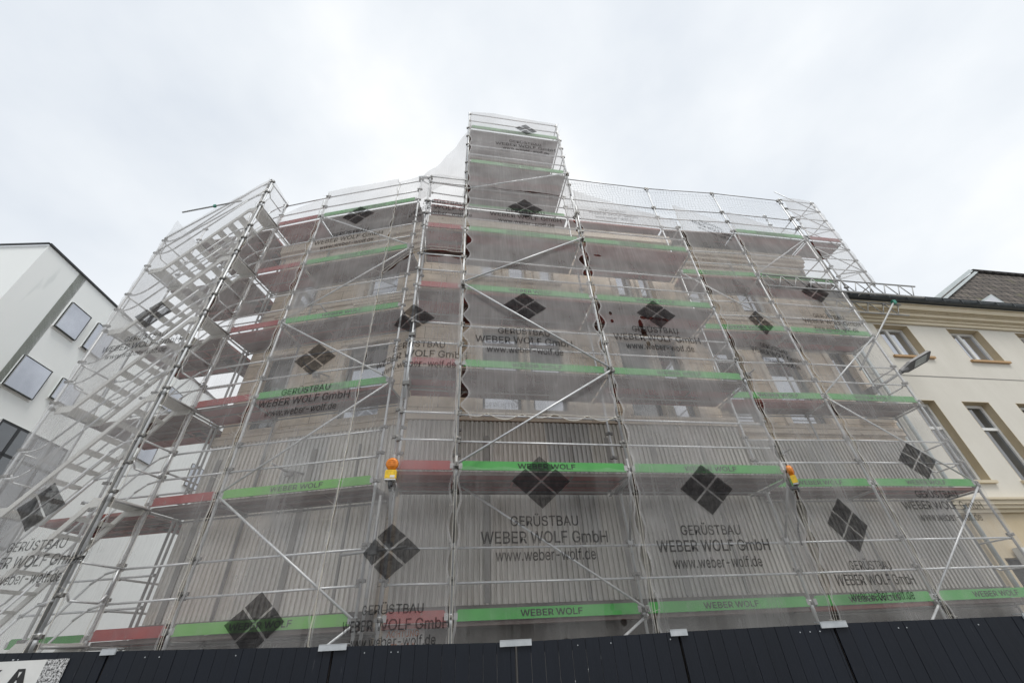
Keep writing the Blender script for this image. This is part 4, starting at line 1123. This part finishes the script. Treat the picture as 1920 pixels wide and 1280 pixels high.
base = rq(10.71, .62, 6.58); tipA = rq(11.66, .30, 7.05); tipB = rq(12.60, .1, 7.47)
mb = MB(); mb.tube(base, tipA, .035, 10); mb.tube(tipA - (tipA - base).normalized() * .1, tipA + (tipA - base).normalized() * .2, .05, 10); mb.cbox(base, v3(dC, 0) * .1, v3(nC, 0) * .3, (0, 0, .2)); mb.build('arm', 'lamp_housing', sl)
hd = (tipB - tipA); hx = hd.normalized(); hy = hx.cross(Vector((0, 0, 1))).normalized(); hy = (hy + Vector((0, 0, .75))).normalized(); hz = hx.cross(hy) * -1; hz = hz if hz.z > 0 else -hz
mb = MB()
outl = [(.0, .05), (.13, .08), (.30, .145), (1.0, .155), (1.06, .11)]
top = []; 
pl = [tipA + hx * a * hd.length + hy * b for a, b in outl] + [tipA + hx * a * hd.length - hy * b for a, b in outl[::-1]]
mb.prism([p + hz * .0 for p in pl], hz * .07); 
for k in range(5): mb.box(tipA + hx * (.3 + .06 * k) * hd.length - hy * .10 + hz * .07, hx * .02, hy * .20, hz * .03)
mb.build('head', 'lamp_housing', sl)
mb = MB(); mb.box(tipA + hx * .48 * hd.length - hy * .10 - hz * .012, hx * .42 * hd.length, hy * .20, hz * .011); mb.build('lens', 'lamp_glass', sl)
mb = MB(); pts = []
for k in range(13):
    t = k / 12; pts.append(v3(P['F3'] + V2((.02 + .03 * math.sin(t * 5), .12 + .25 * t)), 3.8 - 1.0 * t + .05 * math.sin(t * 9)))
mb.path(pts, .016, 6); tag(mb.build('cable', 'black_rubber'), 'black cable hanging below the right forward corner of the bracketed deck', 'cable')

# ================================================================ camera, light, sky
cam = bpy.data.cameras.new('Camera'); co = bpy.data.objects.new('Camera', cam); COL.objects.link(co)
p_, r_ = rad(36.302), rad(3.024)
Rv = Vector((1, 0, 0)); Uv = Vector((0, -math.sin(p_), math.cos(p_))); Fv = Vector((0, math.cos(p_), math.sin(p_)))
right = Rv * math.cos(r_) - Uv * math.sin(r_); up = Rv * math.sin(r_) + Uv * math.cos(r_)
M = Matrix((right, up, -Fv)).transposed().to_4x4(); M.translation = Vector((0, 0, CAMZ)); co.matrix_world = M
cam.sensor_width = 36; cam.lens = 779.11 / 1920 * 36; cam.clip_end = 1000; cam.clip_start = .05
sc.camera = co
w = bpy.data.worlds.new('World'); sc.world = w; w.use_nodes = True; nt = w.node_tree
for n in list(nt.nodes): nt.nodes.remove(n)
out = N(nt, 'ShaderNodeOutputWorld'); bg = N(nt, 'ShaderNodeBackground')
sky = N(nt, 'ShaderNodeTexSky', sky_type='NISHITA'); sky.sun_disc = False; sky.sun_elevation = rad(62); sky.sun_rotation = rad(145); sky.air_density = 1.5; sky.dust_density = 3
SUN_AZ = rad(145)
tc = N(nt, 'ShaderNodeTexCoord')
mp = N(nt, 'ShaderNodeMapping'); mp.inputs['Scale'].default_value = (1.0, 1.0, 1.5); mp.inputs['Location'].default_value = (.7, .3, .1); nt.links.new(tc.outputs['Generated'], mp.inputs[0])
n1 = noise_tex(nt, mp.outputs[0], 1.3, 5, .5); n2 = noise_tex(nt, mp.outputs[0], 3.6, 5, .55)
nn_ = math_n(nt, 'ADD', math_n(nt, 'MULTIPLY', n1, .8), math_n(nt, 'MULTIPLY', n2, .2))
cloud = ramp(nt, nn_, [(.36, (5.1, 5.45, 5.9)), (.5, (6.1, 6.35, 6.6)), (.60, (7.1, 7.15, 7.2))])
sepd = N(nt, 'ShaderNodeSeparateXYZ'); nt.links.new(tc.outputs['Generated'], sepd.inputs[0])
sepd_z = sepd.outputs[2]
mx = mixc(nt, .96, sky.outputs[0], cloud)
nt.links.new(mx, bg.inputs[0]); bg.inputs[1].default_value = .12
nt.links.new(bg.outputs[0], out.inputs[0])
sun = bpy.data.lights.new('Sun', 'SUN'); sun.energy = 1.5; sun.angle = rad(17); sun.color = (1, .97, .92)
so_ = bpy.data.objects.new('Sun', sun); COL.objects.link(so_)
el = rad(62); az = SUN_AZ
dirv = Vector((math.sin(az) * math.cos(el), math.cos(az) * math.cos(el), math.sin(el)))
so_.rotation_euler = dirv.to_track_quat('Z', 'Y').to_euler(); so_.location = dirv * 40
sc.view_settings.view_transform = 'Standard'; sc.view_settings.look = 'None'; sc.view_settings.exposure = .34; sc.view_settings.gamma = 1
sc.cycles.transparent_max_bounces = 24; sc.cycles.max_bounces = 6; sc.cycles.diffuse_bounces = 3; sc.cycles.use_denoising = True
sc.render.film_transparent = False
